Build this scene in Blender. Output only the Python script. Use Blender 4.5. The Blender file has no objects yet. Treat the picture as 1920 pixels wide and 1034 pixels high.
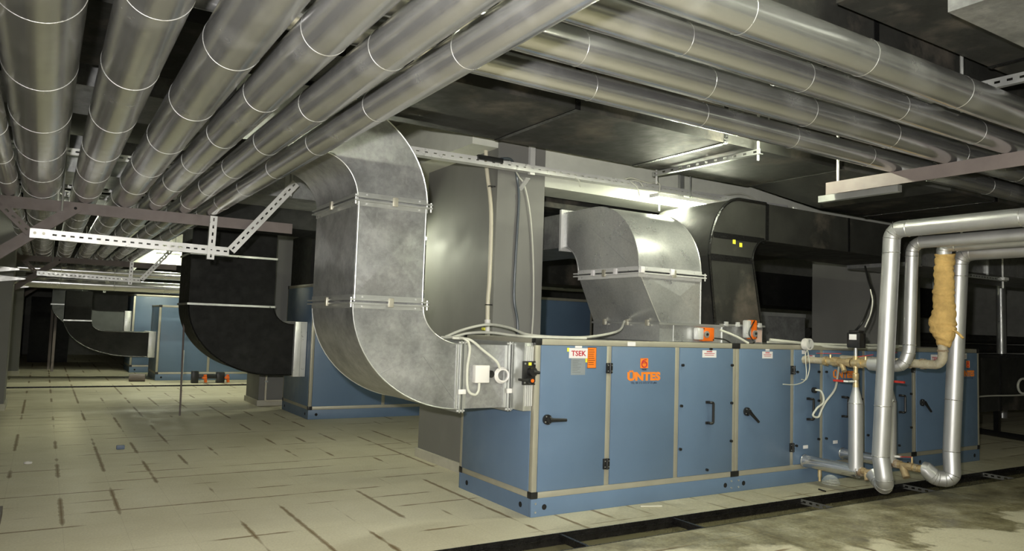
import bpy, bmesh, math, random
from mathutils import Vector, Matrix
random.seed(7)
C = bpy.context.scene.collection
SC = bpy.context.scene
PI = math.pi

# ------------------------------------------------------------------ camera
YAW, PIT, ROL, FPX = math.radians(58.0887), math.radians(3.9528), math.radians(-1.8868), 1402.73
CAM = Vector((-3.4648, -5.1540, 1.5437))
fw = Vector((math.cos(PIT)*math.cos(YAW), math.cos(PIT)*math.sin(YAW), math.sin(PIT)))
r0 = Vector((math.sin(YAW), -math.cos(YAW), 0)); d0 = fw.cross(r0)
RT = math.cos(ROL)*r0 + math.sin(ROL)*d0
DN = -math.sin(ROL)*r0 + math.cos(ROL)*d0
def at(ax, val, x, y):
    """point of the plane axis=val that is seen at photo pixel x, y"""
    d = RT*((x-960)/FPX) + DN*((y-517)/FPX) + fw
    t = (val-CAM[ax])/d[ax]
    return CAM + d*t
cd = bpy.data.cameras.new('camera'); co = bpy.data.objects.new('camera', cd); C.objects.link(co)
cd.sensor_width = 36; cd.lens = 36*FPX/1920; cd.clip_start = .05; cd.clip_end = 200
UP = -DN; BK = -fw
co.matrix_world = Matrix(((RT.x, UP.x, BK.x, CAM.x), (RT.y, UP.y, BK.y, CAM.y), (RT.z, UP.z, BK.z, CAM.z), (0, 0, 0, 1)))
SC.camera = co

# ------------------------------------------------------------------ materials
def new_mat(name):
    m = bpy.data.materials.new(name); m.use_nodes = True
    return m, m.node_tree.nodes, m.node_tree.links, m.node_tree.nodes['Principled BSDF']
def noise(N, L, scale, detail=4, coord='Object', stretch=None, rough=.55):
    tc = N.new('ShaderNodeTexCoord'); nz = N.new('ShaderNodeTexNoise')
    nz.inputs['Scale'].default_value = scale; nz.inputs['Detail'].default_value = detail; nz.inputs['Roughness'].default_value = rough
    if stretch:
        mp = N.new('ShaderNodeMapping'); mp.inputs['Scale'].default_value = stretch
        L.new(tc.outputs[coord], mp.inputs['Vector']); L.new(mp.outputs[0], nz.inputs['Vector'])
    else:
        L.new(tc.outputs[coord], nz.inputs['Vector'])
    return nz.outputs['Fac']
def ramp(N, L, fac, stops):
    r = N.new('ShaderNodeValToRGB'); e = r.color_ramp.elements
    while len(e) < len(stops): e.new(.5)
    for k, (p, c) in zip(e, stops):
        k.position = p; k.color = c if len(c) == 4 else (*c, 1)
    L.new(fac, r.inputs[0]); return r.outputs[0]
def g(v): return (v, v, v)
def mx(N, L, f, a, b, blend='MIX'):
    m = N.new('ShaderNodeMix'); m.data_type = 'RGBA'; m.blend_type = blend
    for s, v in ((m.inputs[0], f), (m.inputs[6], a), (m.inputs[7], b)):
        if hasattr(v, 'links'): L.new(v, s)
        else: s.default_value = v if isinstance(v, float) else (*v, 1)
    return m.outputs[2]
def math_n(N, L, op, a, b=None, c=None, clamp=False):
    m = N.new('ShaderNodeMath'); m.operation = op; m.use_clamp = clamp
    for i, v in enumerate((a, b, c)):
        if v is None: continue
        if hasattr(v, 'links'): L.new(v, m.inputs[i])
        else: m.inputs[i].default_value = v
    return m.outputs[0]
def simple(name, col, rough=.5, metal=0., var=.12, scale=6, bump=0, spec=.5, dust=None, stretch=None):
    m, N, L, B = new_mat(name)
    f = noise(N, L, scale, 5, stretch=stretch)
    c = ramp(N, L, f, [(.3, tuple(v*(1-var) for v in col)), (.7, tuple(min(1, v*(1+var)) for v in col))])
    if dust:
        f2 = noise(N, L, dust[1], 6, rough=.65)
        k = ramp(N, L, f2, [(dust[2], g(0)), (dust[3], g(dust[4]))])
        c = mx(N, L, k, c, dust[0])
    L.new(c, B.inputs['Base Color'])
    B.inputs['Metallic'].default_value = metal
    B.inputs['Specular IOR Level'].default_value = spec
    rr = ramp(N, L, noise(N, L, scale*2.3, 4), [(.3, g(max(.03, rough-.08))), (.7, g(min(1, rough+.08)))])
    L.new(rr, B.inputs['Roughness'])
    if bump:
        b = N.new('ShaderNodeBump'); b.inputs['Strength'].default_value = bump; b.inputs['Distance'].default_value = .01
        L.new(noise(N, L, scale*5, 4), b.inputs['Height']); L.new(b.outputs[0], B.inputs['Normal'])
    return m
def galv(name, base=.5, rough=.36, metal=.8, spangle=38, dust=.35, scuff=0):
    m, N, L, B = new_mat(name)
    tc = N.new('ShaderNodeTexCoord'); v = N.new('ShaderNodeTexVoronoi'); v.inputs['Scale'].default_value = spangle
    L.new(tc.outputs['Object'], v.inputs['Vector'])
    sp = N.new('ShaderNodeSeparateColor'); L.new(v.outputs['Color'], sp.inputs[0])
    c1 = ramp(N, L, sp.outputs[0], [(0, g(base*.92)), (1, g(base*1.05))])
    f = noise(N, L, 2.6, 7, rough=.65)
    c2 = ramp(N, L, f, [(.3, (.8, .82, .82)), (.7, (1, 1, .98))])
    c = mx(N, L, 1.0, c1, c2, 'MULTIPLY')
    if scuff:
        blot = ramp(N, L, noise(N, L, 4.5, 8, rough=.7), [(.38, g(.66)), (.6, g(1.0))]); c = mx(N, L, 1.0, c, blot, 'MULTIPLY')
        k1 = ramp(N, L, noise(N, L, 9, 8, stretch=(1, 1, .22), rough=.75), [(.55, g(0)), (.72, g(scuff))])
        k2 = ramp(N, L, noise(N, L, 1.1, 3), [(.42, g(0)), (.6, g(1))])
        c = mx(N, L, math_n(N, L, 'MULTIPLY', k1, k2), c, (.62, .62, .6))
    L.new(c, B.inputs['Base Color'])
    dm = ramp(N, L, noise(N, L, 3.7, 3, rough=.5), [(.25, g(dust*.3)), (.85, g(dust))])
    L.new(math_n(N, L, 'SUBTRACT', metal, dm, clamp=True), B.inputs['Metallic'])
    rr = ramp(N, L, noise(N, L, 5, 6), [(.25, g(rough-.05)), (.75, g(rough+.08))])
    L.new(rr, B.inputs['Roughness'])
    return m
def jacket(name, base, axis, rough=.21, metal=.9):
    m, N, L, B = new_mat(name)
    st = [1, 1, 1]; st[axis] = .12
    f = noise(N, L, 3, 5, stretch=st)
    c = ramp(N, L, f, [(.3, g(base*.85)), (.7, g(base*1.08))])
    sm = ramp(N, L, noise(N, L, 3.4, 5, rough=.5), [(.5, g(0)), (.95, g(.3))])
    c = mx(N, L, sm, c, (.62, .63, .62))
    L.new(c, B.inputs['Base Color'])
    L.new(math_n(N, L, 'SUBTRACT', metal, math_n(N, L, 'MULTIPLY', sm, .6), clamp=True), B.inputs['Metallic'])
    rr = ramp(N, L, noise(N, L, 9, 5), [(.3, g(rough-.03)), (.7, g(rough+.05))])
    rr2 = math_n(N, L, 'ADD', rr, math_n(N, L, 'MULTIPLY', sm, .3))
    L.new(rr2, B.inputs['Roughness'])
    return m
def concrete_floor():
    m, N, L, B = new_mat('concrete_slabs')
    tc = N.new('ShaderNodeTexCoord'); s = N.new('ShaderNodeSeparateXYZ'); L.new(tc.outputs['Object'], s.inputs[0])
    X, Y = s.outputs[0], s.outputs[1]
    wob = noise(N, L, 9, 5)
    big = noise(N, L, .9, 5)
    fine = noise(N, L, 60, 3)
    base = ramp(N, L, big, [(.3, (.56, .515, .365)), (.7, (.66, .615, .46))])
    base = mx(N, L, .35, base, ramp(N, L, fine, [(.3, g(.55)), (.7, g(1.0))]), 'MULTIPLY')
    P = .388
    def joint(v, other, off, w0, lo, hi, seed):
        q = math_n(N, L, 'FRACT', math_n(N, L, 'DIVIDE', math_n(N, L, 'ADD', v, off), P))
        d = math_n(N, L, 'MULTIPLY', math_n(N, L, 'ABSOLUTE', math_n(N, L, 'SUBTRACT', q, .5)), P)   # 0 at the joint
        cell = math_n(N, L, 'FLOOR', math_n(N, L, 'DIVIDE', math_n(N, L, 'ADD', v, off), P))
        cb = N.new('ShaderNodeCombineXYZ'); L.new(math_n(N, L, 'MULTIPLY', cell, 7.31+seed), cb.inputs[0]); L.new(math_n(N, L, 'MULTIPLY', other, .55), cb.inputs[1]); cb.inputs[2].default_value = seed*3.3
        nz = N.new('ShaderNodeTexNoise'); nz.inputs['Scale'].default_value = 1.6; nz.inputs['Detail'].default_value = 3
        L.new(cb.outputs[0], nz.inputs['Vector'])
        seg = ramp(N, L, nz.outputs['Fac'], [(lo, g(0)), (hi, g(1))])
        ww = math_n(N, L, 'MULTIPLY', math_n(N, L, 'MULTIPLY', seg, wob), w0*2)
        dark = math_n(N, L, 'SUBTRACT', 1.0, math_n(N, L, 'DIVIDE', d, math_n(N, L, 'ADD', ww, .0004)), clamp=True)
        dark = math_n(N, L, 'MULTIPLY', math_n(N, L, 'POWER', dark, .5), seg)
        hair = math_n(N, L, 'MULTIPLY', math_n(N, L, 'LESS_THAN', d, .0016), .22)
        return math_n(N, L, 'MAXIMUM', dark, hair)
    jx = joint(X, Y, 3.25+P/2, .021, .50, .56, 1.0)
    jy = joint(Y, X, -.80+P/2+P*40, .017, .485, .55, 2.0)
    j = math_n(N, L, 'MAXIMUM', jx, jy)
    c = mx(N, L, j, base, (.165, .108, .045))
    # soaked dirty strip along the gutter
    dd = math_n(N, L, 'ABSOLUTE', math_n(N, L, 'ADD', Y, .75))
    wn = noise(N, L, 1.5, 7, rough=.62)
    lim = math_n(N, L, 'MULTIPLY', wn, 2.1)
    fx = N.new('ShaderNodeMapRange'); fx.inputs['From Min'].default_value = -.6; fx.inputs['From Max'].default_value = 2.6; L.new(X, fx.inputs['Value'])
    lim = math_n(N, L, 'MULTIPLY', lim, math_n(N, L, 'ADD', fx.outputs[0], .12))
    inside = N.new('ShaderNodeMapRange'); inside.inputs['From Min'].default_value = -.06; inside.inputs['From Max'].default_value = .08
    L.new(math_n(N, L, 'SUBTRACT', lim, dd), inside.inputs['Value'])
    near = math_n(N, L, 'MULTIPLY', math_n(N, L, 'LESS_THAN', Y, .02), math_n(N, L, 'GREATER_THAN', Y, -2.3))
    wet = math_n(N, L, 'MULTIPLY', math_n(N, L, 'MULTIPLY', inside.outputs[0], near), math_n(N, L, 'SUBTRACT', 1.0, math_n(N, L, 'MULTIPLY', math_n(N, L, 'GREATER_THAN', Y, -.46), .6)))
    wc = ramp(N, L, noise(N, L, 3.2, 7, rough=.7), [(.34, (.10, .082, .036)), (.5, (.25, .22, .12)), (.68, (.45, .42, .29))])
    c = mx(N, L, math_n(N, L, 'MULTIPLY', wet, .9), c, wc)
    spk = ramp(N, L, noise(N, L, 34, 4, rough=.7), [(.35, g(.55)), (.65, g(1.25))])
    c = mx(N, L, math_n(N, L, 'MULTIPLY', wet, .75), c, mx(N, L, 1.0, c, spk, 'MULTIPLY'))
    L.new(c, B.inputs['Base Color'])
    rr = ramp(N, L, noise(N, L, 4, 5), [(.3, g(.5)), (.7, g(.75))])
    L.new(math_n(N, L, 'SUBTRACT', rr, math_n(N, L, 'MULTIPLY', wet, .22)), B.inputs['Roughness'])
    b = N.new('ShaderNodeBump'); b.inputs['Strength'].default_value = .35; b.inputs['Distance'].default_value = .004
    L.new(math_n(N, L, 'SUBTRACT', fine, math_n(N, L, 'MULTIPLY', j, 1.5)), b.inputs['Height']); L.new(b.outputs[0], B.inputs['Normal'])
    return m

M = {}
M['floor'] = concrete_floor()
M['ceil'] = simple('dark_ceiling', (.16, .155, .14), .85)
M['wall'] = simple('grey_wall', (.20, .20, .185), .85)
M['white_paint'] = simple('pale_painted_concrete', (.62, .63, .55), .8, var=.06)
M['column'] = simple('grey_column_paint', (.185, .183, .168), .62, var=.1, scale=1.3, stretch=(1, 1, .25))
M['skirt'] = simple('pale_plinth', (.5, .48, .39), .8)
M['galv'] = galv('galvanised_sheet', .43, scuff=.4)
M['galv_bright'] = galv('bright_galvanised_sheet', .72, .29, .85, 70, .18)
M['galv_white'] = simple('pale_zinc_steel', (.68, .68, .66), .34, .35, var=.06)
M['dull_sheet'] = simple('dull_dark_sheet', (.07, .075, .07), .45, .2)
M['zinc'] = simple('zinc_profile', (.52, .53, .51), .35, .7, var=.08)
M['pipeY'] = jacket('rolled_jacket_lengthwise', .66, 1)
M['pipeX'] = jacket('rolled_jacket_crosswise', .63, 0)
M['pipeZ'] = jacket('rolled_jacket_upright', .6, 2, .43, .8)
M['seam'] = simple('seam_band_metal', (.7, .7, .68), .3, .9, var=.05)
M['black'] = simple('black_foil_insulation', (.026, .026, .023), .62, 0, var=.3, scale=3, bump=.25, spec=.28, dust=((.21, .175, .14), 1.3, .52, .76, .6))
M['black_matt'] = simple('black_rubber_insulation', (.006, .006, .0055), .7, 0, var=.3, scale=5, bump=.2, spec=.3, dust=((.05, .05, .045), 1.2, .55, .8, .4))
M['tape'] = simple('glossy_black_tape', (.008, .008, .008), .2, 0, bump=.4, scale=9)
M['blue'] = simple('blue_panel_paint', (.112, .172, .262), .42, 0, var=.06, scale=2, dust=((.3, .36, .42), 9, .7, .86, .3))
M['frame'] = simple('aluminium_profile', (.44, .42, .34), .42, .45, var=.06)
M['plastic_black'] = simple('black_plastic', (.012, .012, .012), .38)
M['hole'] = simple('dark_hole', (.004, .004, .004), .9)
M['orange'] = simple('orange_plastic', (.76, .145, .008), .4, var=.05)
M['orange_print'] = simple('orange_print', (.80, .22, .02), .55, var=.05)
M['label_orange'] = simple('orange_label', (.78, .19, .015), .5, var=.04)
M['label_white'] = simple('white_label', (.74, .72, .72), .5, var=.04)
M['label_grey'] = simple('silver_label', (.27, .30, .32), .4, .2, var=.08)
M['yellow'] = simple('yellow_tag', (.75, .72, .06), .5)
M['ink_red'] = simple('red_ink', (.42, .015, .03), .55)
M['ink_dark'] = simple('dark_ink', (.015, .02, .05), .55)
M['ink_black'] = simple('black_ink', (.02, .012, .008), .5)
M['white_plastic'] = simple('white_plastic', (.72, .70, .66), .4, var=.03)
M['cable_white'] = simple('pale_cable_sheath', (.58, .58, .5), .45, var=.05)
M['cable_dark'] = simple('dark_cable_sheath', (.055, .07, .08), .4)
M['cable_black'] = simple('black_cable_sheath', (.01, .01, .01), .4)
M['conduit'] = simple('cream_conduit', (.62, .58, .45), .45, var=.04)
M['primer'] = simple('brown_primer_steel', (.155, .128, .118), .6, var=.1)
M['rust'] = simple('rusty_steel', (.24, .165, .095), .7, .1, var=.3, scale=14, bump=.3, dust=((.46, .40, .30), 16, .42, .62, .95))
M['scaly'] = simple('paint_spattered_pipe', (.40, .35, .25), .6, .1, var=.2, scale=16, bump=.2, dust=((.5, .46, .36), 20, .45, .66, .8))
M['brass'] = simple('brass', (.55, .41, .19), .4, .55, var=.2, scale=20, dust=((.5, .46, .36), 22, .42, .66, .8))
M['bronze'] = simple('bronze_strainer', (.38, .29, .16), .5, .3, var=.25, scale=20)
M['wool'] = simple('yellow_mineral_wool', (.60, .40, .15), .95, 0, var=.22, scale=10, bump=.9, spec=.1)
M['red'] = simple('red_lever', (.40, .03, .02), .45)
M['dark_zinc'] = simple('dull_wet_zinc', (.11, .11, .1), .4, .3)
M['gutter_steel'] = simple('black_wet_steel', (.012, .011, .01), .3, .3, var=.4, scale=14, bump=.5)
M['lamp_body'] = simple('white_lamp_body', (.75, .76, .72), .4)
m, N, L, B = new_mat('clear_plastic_film'); B.inputs['Base Color'].default_value = (.85, .9, .88, 1); B.inputs['Roughness'].default_value = .12; B.inputs['Alpha'].default_value = .22; M['clear'] = m
m, N, L, B = new_mat('standing_water'); B.inputs['Base Color'].default_value = (.15, .135, .075, 1); B.inputs['Roughness'].default_value = .06
bn = N.new('ShaderNodeBump'); bn.inputs['Strength'].default_value = .05; L.new(noise(N, L, 7, 3), bn.inputs['Height']); L.new(bn.outputs[0], B.inputs['Normal']); M['water'] = m
m, N, L, B = new_mat('lit_tube'); B.inputs['Emission Color'].default_value = (.97, 1.0, .76, 1); B.inputs['Emission Strength'].default_value = 235; M['tube'] = m

# ------------------------------------------------------------------ objects
ORG = {}
def link(o, parent=None):
    C.objects.link(o)
    if parent is not None: o.parent = parent
def thing(name, label, cat, loc=(0, 0, 0), group=None):
    o = bpy.data.objects.new(name, None); o.empty_display_size = .1
    link(o); o.location = loc; o['label'] = label; o['category'] = cat
    if group: o['group'] = group
    ORG[o] = Vector(loc); return o
def tag(o, label, cat, group=None, kind=None):
    o['label'] = label; o['category'] = cat
    if group: o['group'] = group
    if kind: o['kind'] = kind
    return o
class MB:
    def __init__(s): s.b = bmesh.new()
    def box(s, x0, x1, y0, y1, z0, z1, bev=0):
        x0, x1 = sorted((x0, x1)); y0, y1 = sorted((y0, y1)); z0, z1 = sorted((z0, z1))
        vs = [s.b.verts.new(p) for p in ((x0,y0,z0),(x1,y0,z0),(x1,y1,z0),(x0,y1,z0),(x0,y0,z1),(x1,y0,z1),(x1,y1,z1),(x0,y1,z1))]
        fs = [s.b.faces.new([vs[i] for i in f]) for f in ((0,3,2,1),(4,5,6,7),(0,1,5,4),(1,2,6,5),(2,3,7,6),(3,0,4,7))]
        if bev:
            es = list({e for f in fs for e in f.edges})
            bmesh.ops.bevel(s.b, geom=es, offset=bev, segments=2, affect='EDGES', profile=.5)
        return s
    def obox(s, p0, p1, w, h, up=(0, 0, 1)):
        """bar from p0 to p1, w wide sideways, h high along up"""
        p0, p1 = Vector(p0), Vector(p1); d = (p1-p0).normalized(); u = Vector(up); sd = d.cross(u).normalized(); u = sd.cross(d).normalized()
        vs = []
        for p in (p0, p1):
            for a, b in ((-1,-1),(1,-1),(1,1),(-1,1)): vs.append(s.b.verts.new(p+sd*(a*w/2)+u*(b*h/2)))
        for f in ((3,2,1,0),(4,5,6,7),(0,1,5,4),(1,2,6,5),(2,3,7,6),(3,0,4,7)): s.b.faces.new([vs[i] for i in f])
        return s
    def loft(s, rings, closed=True, caps=True):
        R = [[s.b.verts.new(p) for p in r] for r in rings]
        n = len(R[0])
        for a, b in zip(R, R[1:]):
            for i in range(n if closed else n-1):
                s.b.faces.new((a[i], a[(i+1) % n], b[(i+1) % n], b[i]))
        if caps and closed:
            s.b.faces.new(list(reversed(R[0]))); s.b.faces.new(R[-1])
        return s
    def tube(s, pts, r, seg=16, caps=True):
        pts = [Vector(p) for p in pts]; n = len(pts)
        rs = r if isinstance(r, (list, tuple)) else [r]*n
        T = []
        for i in range(n):
            a = pts[max(0, i-1)]; b = pts[min(n-1, i+1)]
            if 0 < i < n-1: t = (pts[i]-a).normalized()+(b-pts[i]).normalized()
            else: t = b-a
            T.append(t.normalized() if t.length > 1e-9 else (b-a).normalized())
        ref = Vector((0, 0, 1)) if abs(T[0].z) < .9 else Vector((1, 0, 0))
        u = T[0].cross(ref).normalized(); rings = []
        for i in range(n):
            u = (u - T[i]*u.dot(T[i])).normalized(); v = T[i].cross(u)
            rings.append([pts[i]+(u*math.cos(2*PI*k/seg)+v*math.sin(2*PI*k/seg))*rs[i] for k in range(seg)])
        return s.loft(rings, True, caps)
    def cyl(s, p0, p1, r, seg=20): return s.tube([p0, p1], r, seg)
    def ring(s, c, axis, R, r, seg=40, k=6):
        axis = Vector(axis).normalized(); ref = Vector((0, 0, 1)) if abs(axis.z) < .9 else Vector((1, 0, 0))
        u = axis.cross(ref).normalized(); v = axis.cross(u); c = Vector(c); G = []
        for i in range(seg):
            a = 2*PI*i/seg; d = u*math.cos(a)+v*math.sin(a)
            G.append([s.b.verts.new(c+d*(R+r*math.cos(2*PI*j/k))+axis*(r*math.sin(2*PI*j/k))) for j in range(k)])
        for i in range(seg):
            A, Bq = G[i], G[(i+1) % seg]
            for j in range(k): s.b.faces.new((A[j], A[(j+1) % k], Bq[(j+1) % k], Bq[j]))
        return s
    def prism(s, poly, f0, f1):
        """poly: 2D outline, f0/f1 map a 2D point to the two end faces"""
        return s.loft([[f0(p) for p in poly], [f1(p) for p in poly]])
    def duct(s, inner, outer, ax, a0, a1):
        """rectangular sweep: inner / outer are matching curves in the plane across axis ax, a0..a1 the thickness"""
        def P(q, a): return (a, q[0], q[1]) if ax == 0 else (q[0], a, q[1])
        return s.loft([[P(i, a0), P(o, a0), P(o, a1), P(i, a1)] for i, o in zip(inner, outer)])
    def build(s, name, mat, parent=None, smooth=.6):
        b = s.b
        bmesh.ops.recalc_face_normals(b, faces=b.faces[:])
        og = ORG.get(parent, Vector((0, 0, 0)))
        if parent is None:
            zs = [v.co for v in b.verts]
            og = Vector((0, 0, 0)) if name == 'floor' else Vector(((min(v.x for v in zs)+max(v.x for v in zs))/2, (min(v.y for v in zs)+max(v.y for v in zs))/2, min(v.z for v in zs)))
        for v in b.verts: v.co -= og
        for f in b.faces: f.smooth = True
        for e in b.edges:
            if len(e.link_faces) == 2 and e.calc_face_angle(0) > smooth: e.smooth = False
        me = bpy.data.meshes.new(name); b.to_mesh(me); b.free()
        me.materials.append(M[mat] if isinstance(mat, str) else mat)
        o = bpy.data.objects.new(name, me); link(o, parent)
        if parent is None: o.location = og
        ORG[o] = og.copy(); return o
def BX(name, mat, parent, *a, bev=0): return MB().box(*a, bev=bev).build(name, mat, parent)
def struct(name, mat, *boxes):
    m_ = MB()
    for b in boxes: m_.box(*b)
    o = m_.build(name, mat); o['kind'] = 'structure'
    return o
def arc(cx, cz, rx, rz, a0, a1, n=14):
    return [(cx+rx*math.cos(math.radians(a0+(a1-a0)*i/n)), cz+rz*math.sin(math.radians(a0+(a1-a0)*i/n))) for i in range(n+1)]
def resample(pts, n):
    d = [0]
    for a, b in zip(pts, pts[1:]): d.append(d[-1]+math.dist(a, b))
    out = []
    for i in range(n):
        t = d[-1]*i/(n-1); k = 0
        while k < len(d)-2 and d[k+1] < t: k += 1
        f = (t-d[k])/max(1e-9, d[k+1]-d[k]); out.append(tuple(pts[k][j]+(pts[k+1][j]-pts[k][j])*f for j in range(len(pts[0]))))
    return out
def spline(pts, n=8):
    P = [Vector(p) for p in pts]; P = [P[0]*2-P[1]]+P+[P[-1]*2-P[-2]]; out = []
    for i in range(1, len(P)-2):
        for k in range(n):
            t = k/n; a, b, c, d = P[i-1], P[i], P[i+1], P[i+2]
            out.append(.5*((2*b)+(c-a)*t+(2*a-5*b+4*c-d)*t*t+(3*b-a-3*c+d)*t**3))
    out.append(P[-2]); return out
def rounded(pts, r, n=8):
    """polyline with its corners rounded to radius r"""
    pts = [Vector(p) for p in pts]; out = [pts[0]]
    for a, b, c in zip(pts, pts[1:], pts[2:]):
        u = (a-b).normalized(); v = (c-b).normalized(); th = u.angle(v); t = min(r/math.tan(th/2), (a-b).length*.49, (c-b).length*.49)
        p, q = b+u*t, b+v*t
        rr = t*math.tan(th/2); ctr = b+(u+v).normalized()*(rr/math.sin(th/2))
        e0, e1 = p-ctr, q-ctr
        w = e0.angle(e1)
        for k in range(n+1):
            f = k/n; out.append(ctr+(e0*math.sin((1-f)*w)+e1*math.sin(f*w))/math.sin(w))
    out.append(pts[-1]); return out
def text(name, s_, size, x, z, y, mat, parent, bold=0., sx=1., align='CENTER'):
    """upright lettering on a face that looks to -Y, centre of its baseline at x, z"""
    cu = bpy.data.curves.new(name, 'FONT'); cu.body = s_; cu.size = size; cu.align_x = align; cu.extrude = .0008; cu.offset = bold; cu.resolution_u = 3
    o = bpy.data.objects.new(name, cu); C.objects.link(o)
    dg = bpy.context.evaluated_depsgraph_get(); me = bpy.data.meshes.new_from_object(o.evaluated_get(dg))
    bpy.data.objects.remove(o)
    og = ORG.get(parent, Vector((0, 0, 0)))
    for v in me.vertices:
        a, b_, c = v.co; v.co = Vector((x+a*sx, y-c, z+b_))-og
    me.materials.clear(); me.materials.append(M[mat]); me.name = name
    t = bpy.data.objects.new(name, me); link(t, parent); ORG[t] = og.copy(); return t
def slotted(mb, p0, p1, h, up, depth, back, pitch=.07, slot=.035, sh=.016):
    """perforated angle: a plate with real slots from p0 to p1, h wide along up, and a plain flange going back"""
    p0, p1 = Vector(p0), Vector(p1); d = (p1-p0); Ln = d.length; d.normalize()
    bk = Vector(back); bk = (bk-d*bk.dot(d)).normalized(); u = Vector(up); u = (u-d*u.dot(d)-bk*u.dot(bk)).normalized()
    t = .003; th = (h-sh)/2
    for sgn in (-1, 1):
        c = u*(sgn*(sh/2+th/2)); mb.obox(p0+c, p1+c, t, th, u)
    n = max(1, int(Ln/pitch)); pt = Ln/n
    for i in range(n+1):
        a = max(0, i*pt-(pt-slot)/2); b = min(Ln, i*pt+(pt-slot)/2)
        mb.obox(p0+d*a, p0+d*b, t, sh, u)
    q = u*(-h/2)+bk*(depth/2)
    mb.obox(p0+q, p1+q, depth, t, u)
    return mb

# ================================================================== THE ROOM
WL, WR, WF, WB, ZC = -4.75, 16.0, -8.0, 27.0, 3.95
T0, T1 = -.845, -.47          # the gutter in front of the first unit
F0, F1 = 12.82, 13.15         # the gutter in front of the third unit
struct('floor', 'floor', (WL, WR, WF, T0, -.3, 0), (WL, WR, T1, F0, -.3, 0), (WL, WR, F1, WB, -.3, 0), (WL, WR, T0, T1, -.3, -.16), (WL, WR, F0, F1, -.3, -.16),
       (WL, -1.9, T0, T1, -.3, 0))
struct('ceiling', 'ceil', (WL, WR, WF, WB, ZC, ZC+.2))
struct('wall_left', 'wall', (WL-.2, WL, WF, WB, -.3, ZC+.2))
struct('wall_right', 'wall', (WR, WR+.2, WF, WB, -.3, ZC+.2))
struct('wall_back', 'wall', (WL, WR, WB, WB+.2, -.3, ZC+.2))
struct('wall_front', 'wall', (WL, WR, WF-.2, WF, -.3, ZC+.2))
def column(x0, x1, y0, y1, label, plinth=True, ztop=ZC):
    o = struct('column', 'column', (x0, x1, y0, y1, 0, ztop)); o['label'] = label
    if plinth:
        p = MB().box(x0-.025, x1+.025, y0-.025, y1+.025, 0, .1).build('plinth', 'skirt', o)
    return o
column(.35, .93, 1.31, 2.93, 'big grey column right behind the near end of the front blue unit')
column(7.35, 7.95, 1.28, 2.75, 'grey column behind the far half of the front blue unit', False)
column(-.13, .55, 8.6, 9.55, 'dark column standing behind the second blue unit')
column(-4.6, -3.9, 8.9, 9.7, 'nearer dark column at the left edge')
column(-4.6, -3.9, 16.5, 17.3, 'farther dark column at the left edge')
o = struct('ceiling_beam', 'white_paint', (.93, 13, 1.34, 1.8, 3.04, ZC)); o['label'] = 'pale concrete ceiling beam running right from the big column'
o = struct('ceiling_beam', 'white_paint', (.05, .93, 1.32, 7.9, 3.36, ZC)); o['label'] = 'pale ceiling beam running away over the big column'
o = struct('ceiling_beam', 'white_paint', (-1.9, 15.9, 14.0, 14.2, 2.75, ZC)); o['label'] = 'pale panel added for the brightly lit area far back above the pale pipes'  # added panel, its pale paint stands for a strongly lit background
# gutter lining and water
w = MB().box(-1.9, WR, T0+.004, T1-.004, -.155, -.085).build('gutter_water', 'water'); tag(w, 'murky standing water in the gutter along the front blue unit', 'water', kind='stuff')
t = thing('gutter_frame', 'black steel frame lining the wet gutter beside the front blue unit', 'gutter', (0, -.65, 0))
MB().box(-1.9, WR, T1-.008, T1+.0, -.15, .004).box(-1.9, WR, T1-.03, T1, -.035, -.03).build('edge_angle', 'gutter_steel', t)
MB().box(-1.9, WR, T0, T0+.008, -.15, .002).box(-1.9, WR, T0, T0+.03, -.035, -.03).build('edge_angle', 'gutter_steel', t)
for x in (-1.3, -.05, 1.11, 2.78, 4.49, 6.15, 7.9, 9.7, 11.5):
    if x < 2: MB().box(x-.012, x+.012, T0+.008, T1-.008, -.035, -.002).box(x-.003, x+.003, T0+.008, T1-.008, -.06, -.035).build('cross_bar', 'gutter_steel', t)
    else: slotted(MB(), (x, T0+.008, -.025), (x, T1-.008, -.025), .045, (0, 0, 1), .03, (1, 0, 0), .06, .035, .018).build('cross_bar', 'dark_zinc', t)
t = thing('gutter_frame', 'black frame of the far gutter crossing the floor before the third blue unit', 'gutter', (0, 13, 0))
MB().box(WL+.02, WR, F1-.008, F1, -.15, .004).build('edge_angle', 'gutter_steel', t)
MB().box(WL+.02, WR, F0, F0+.008, -.15, .004).build('edge_angle', 'gutter_steel', t)

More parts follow.
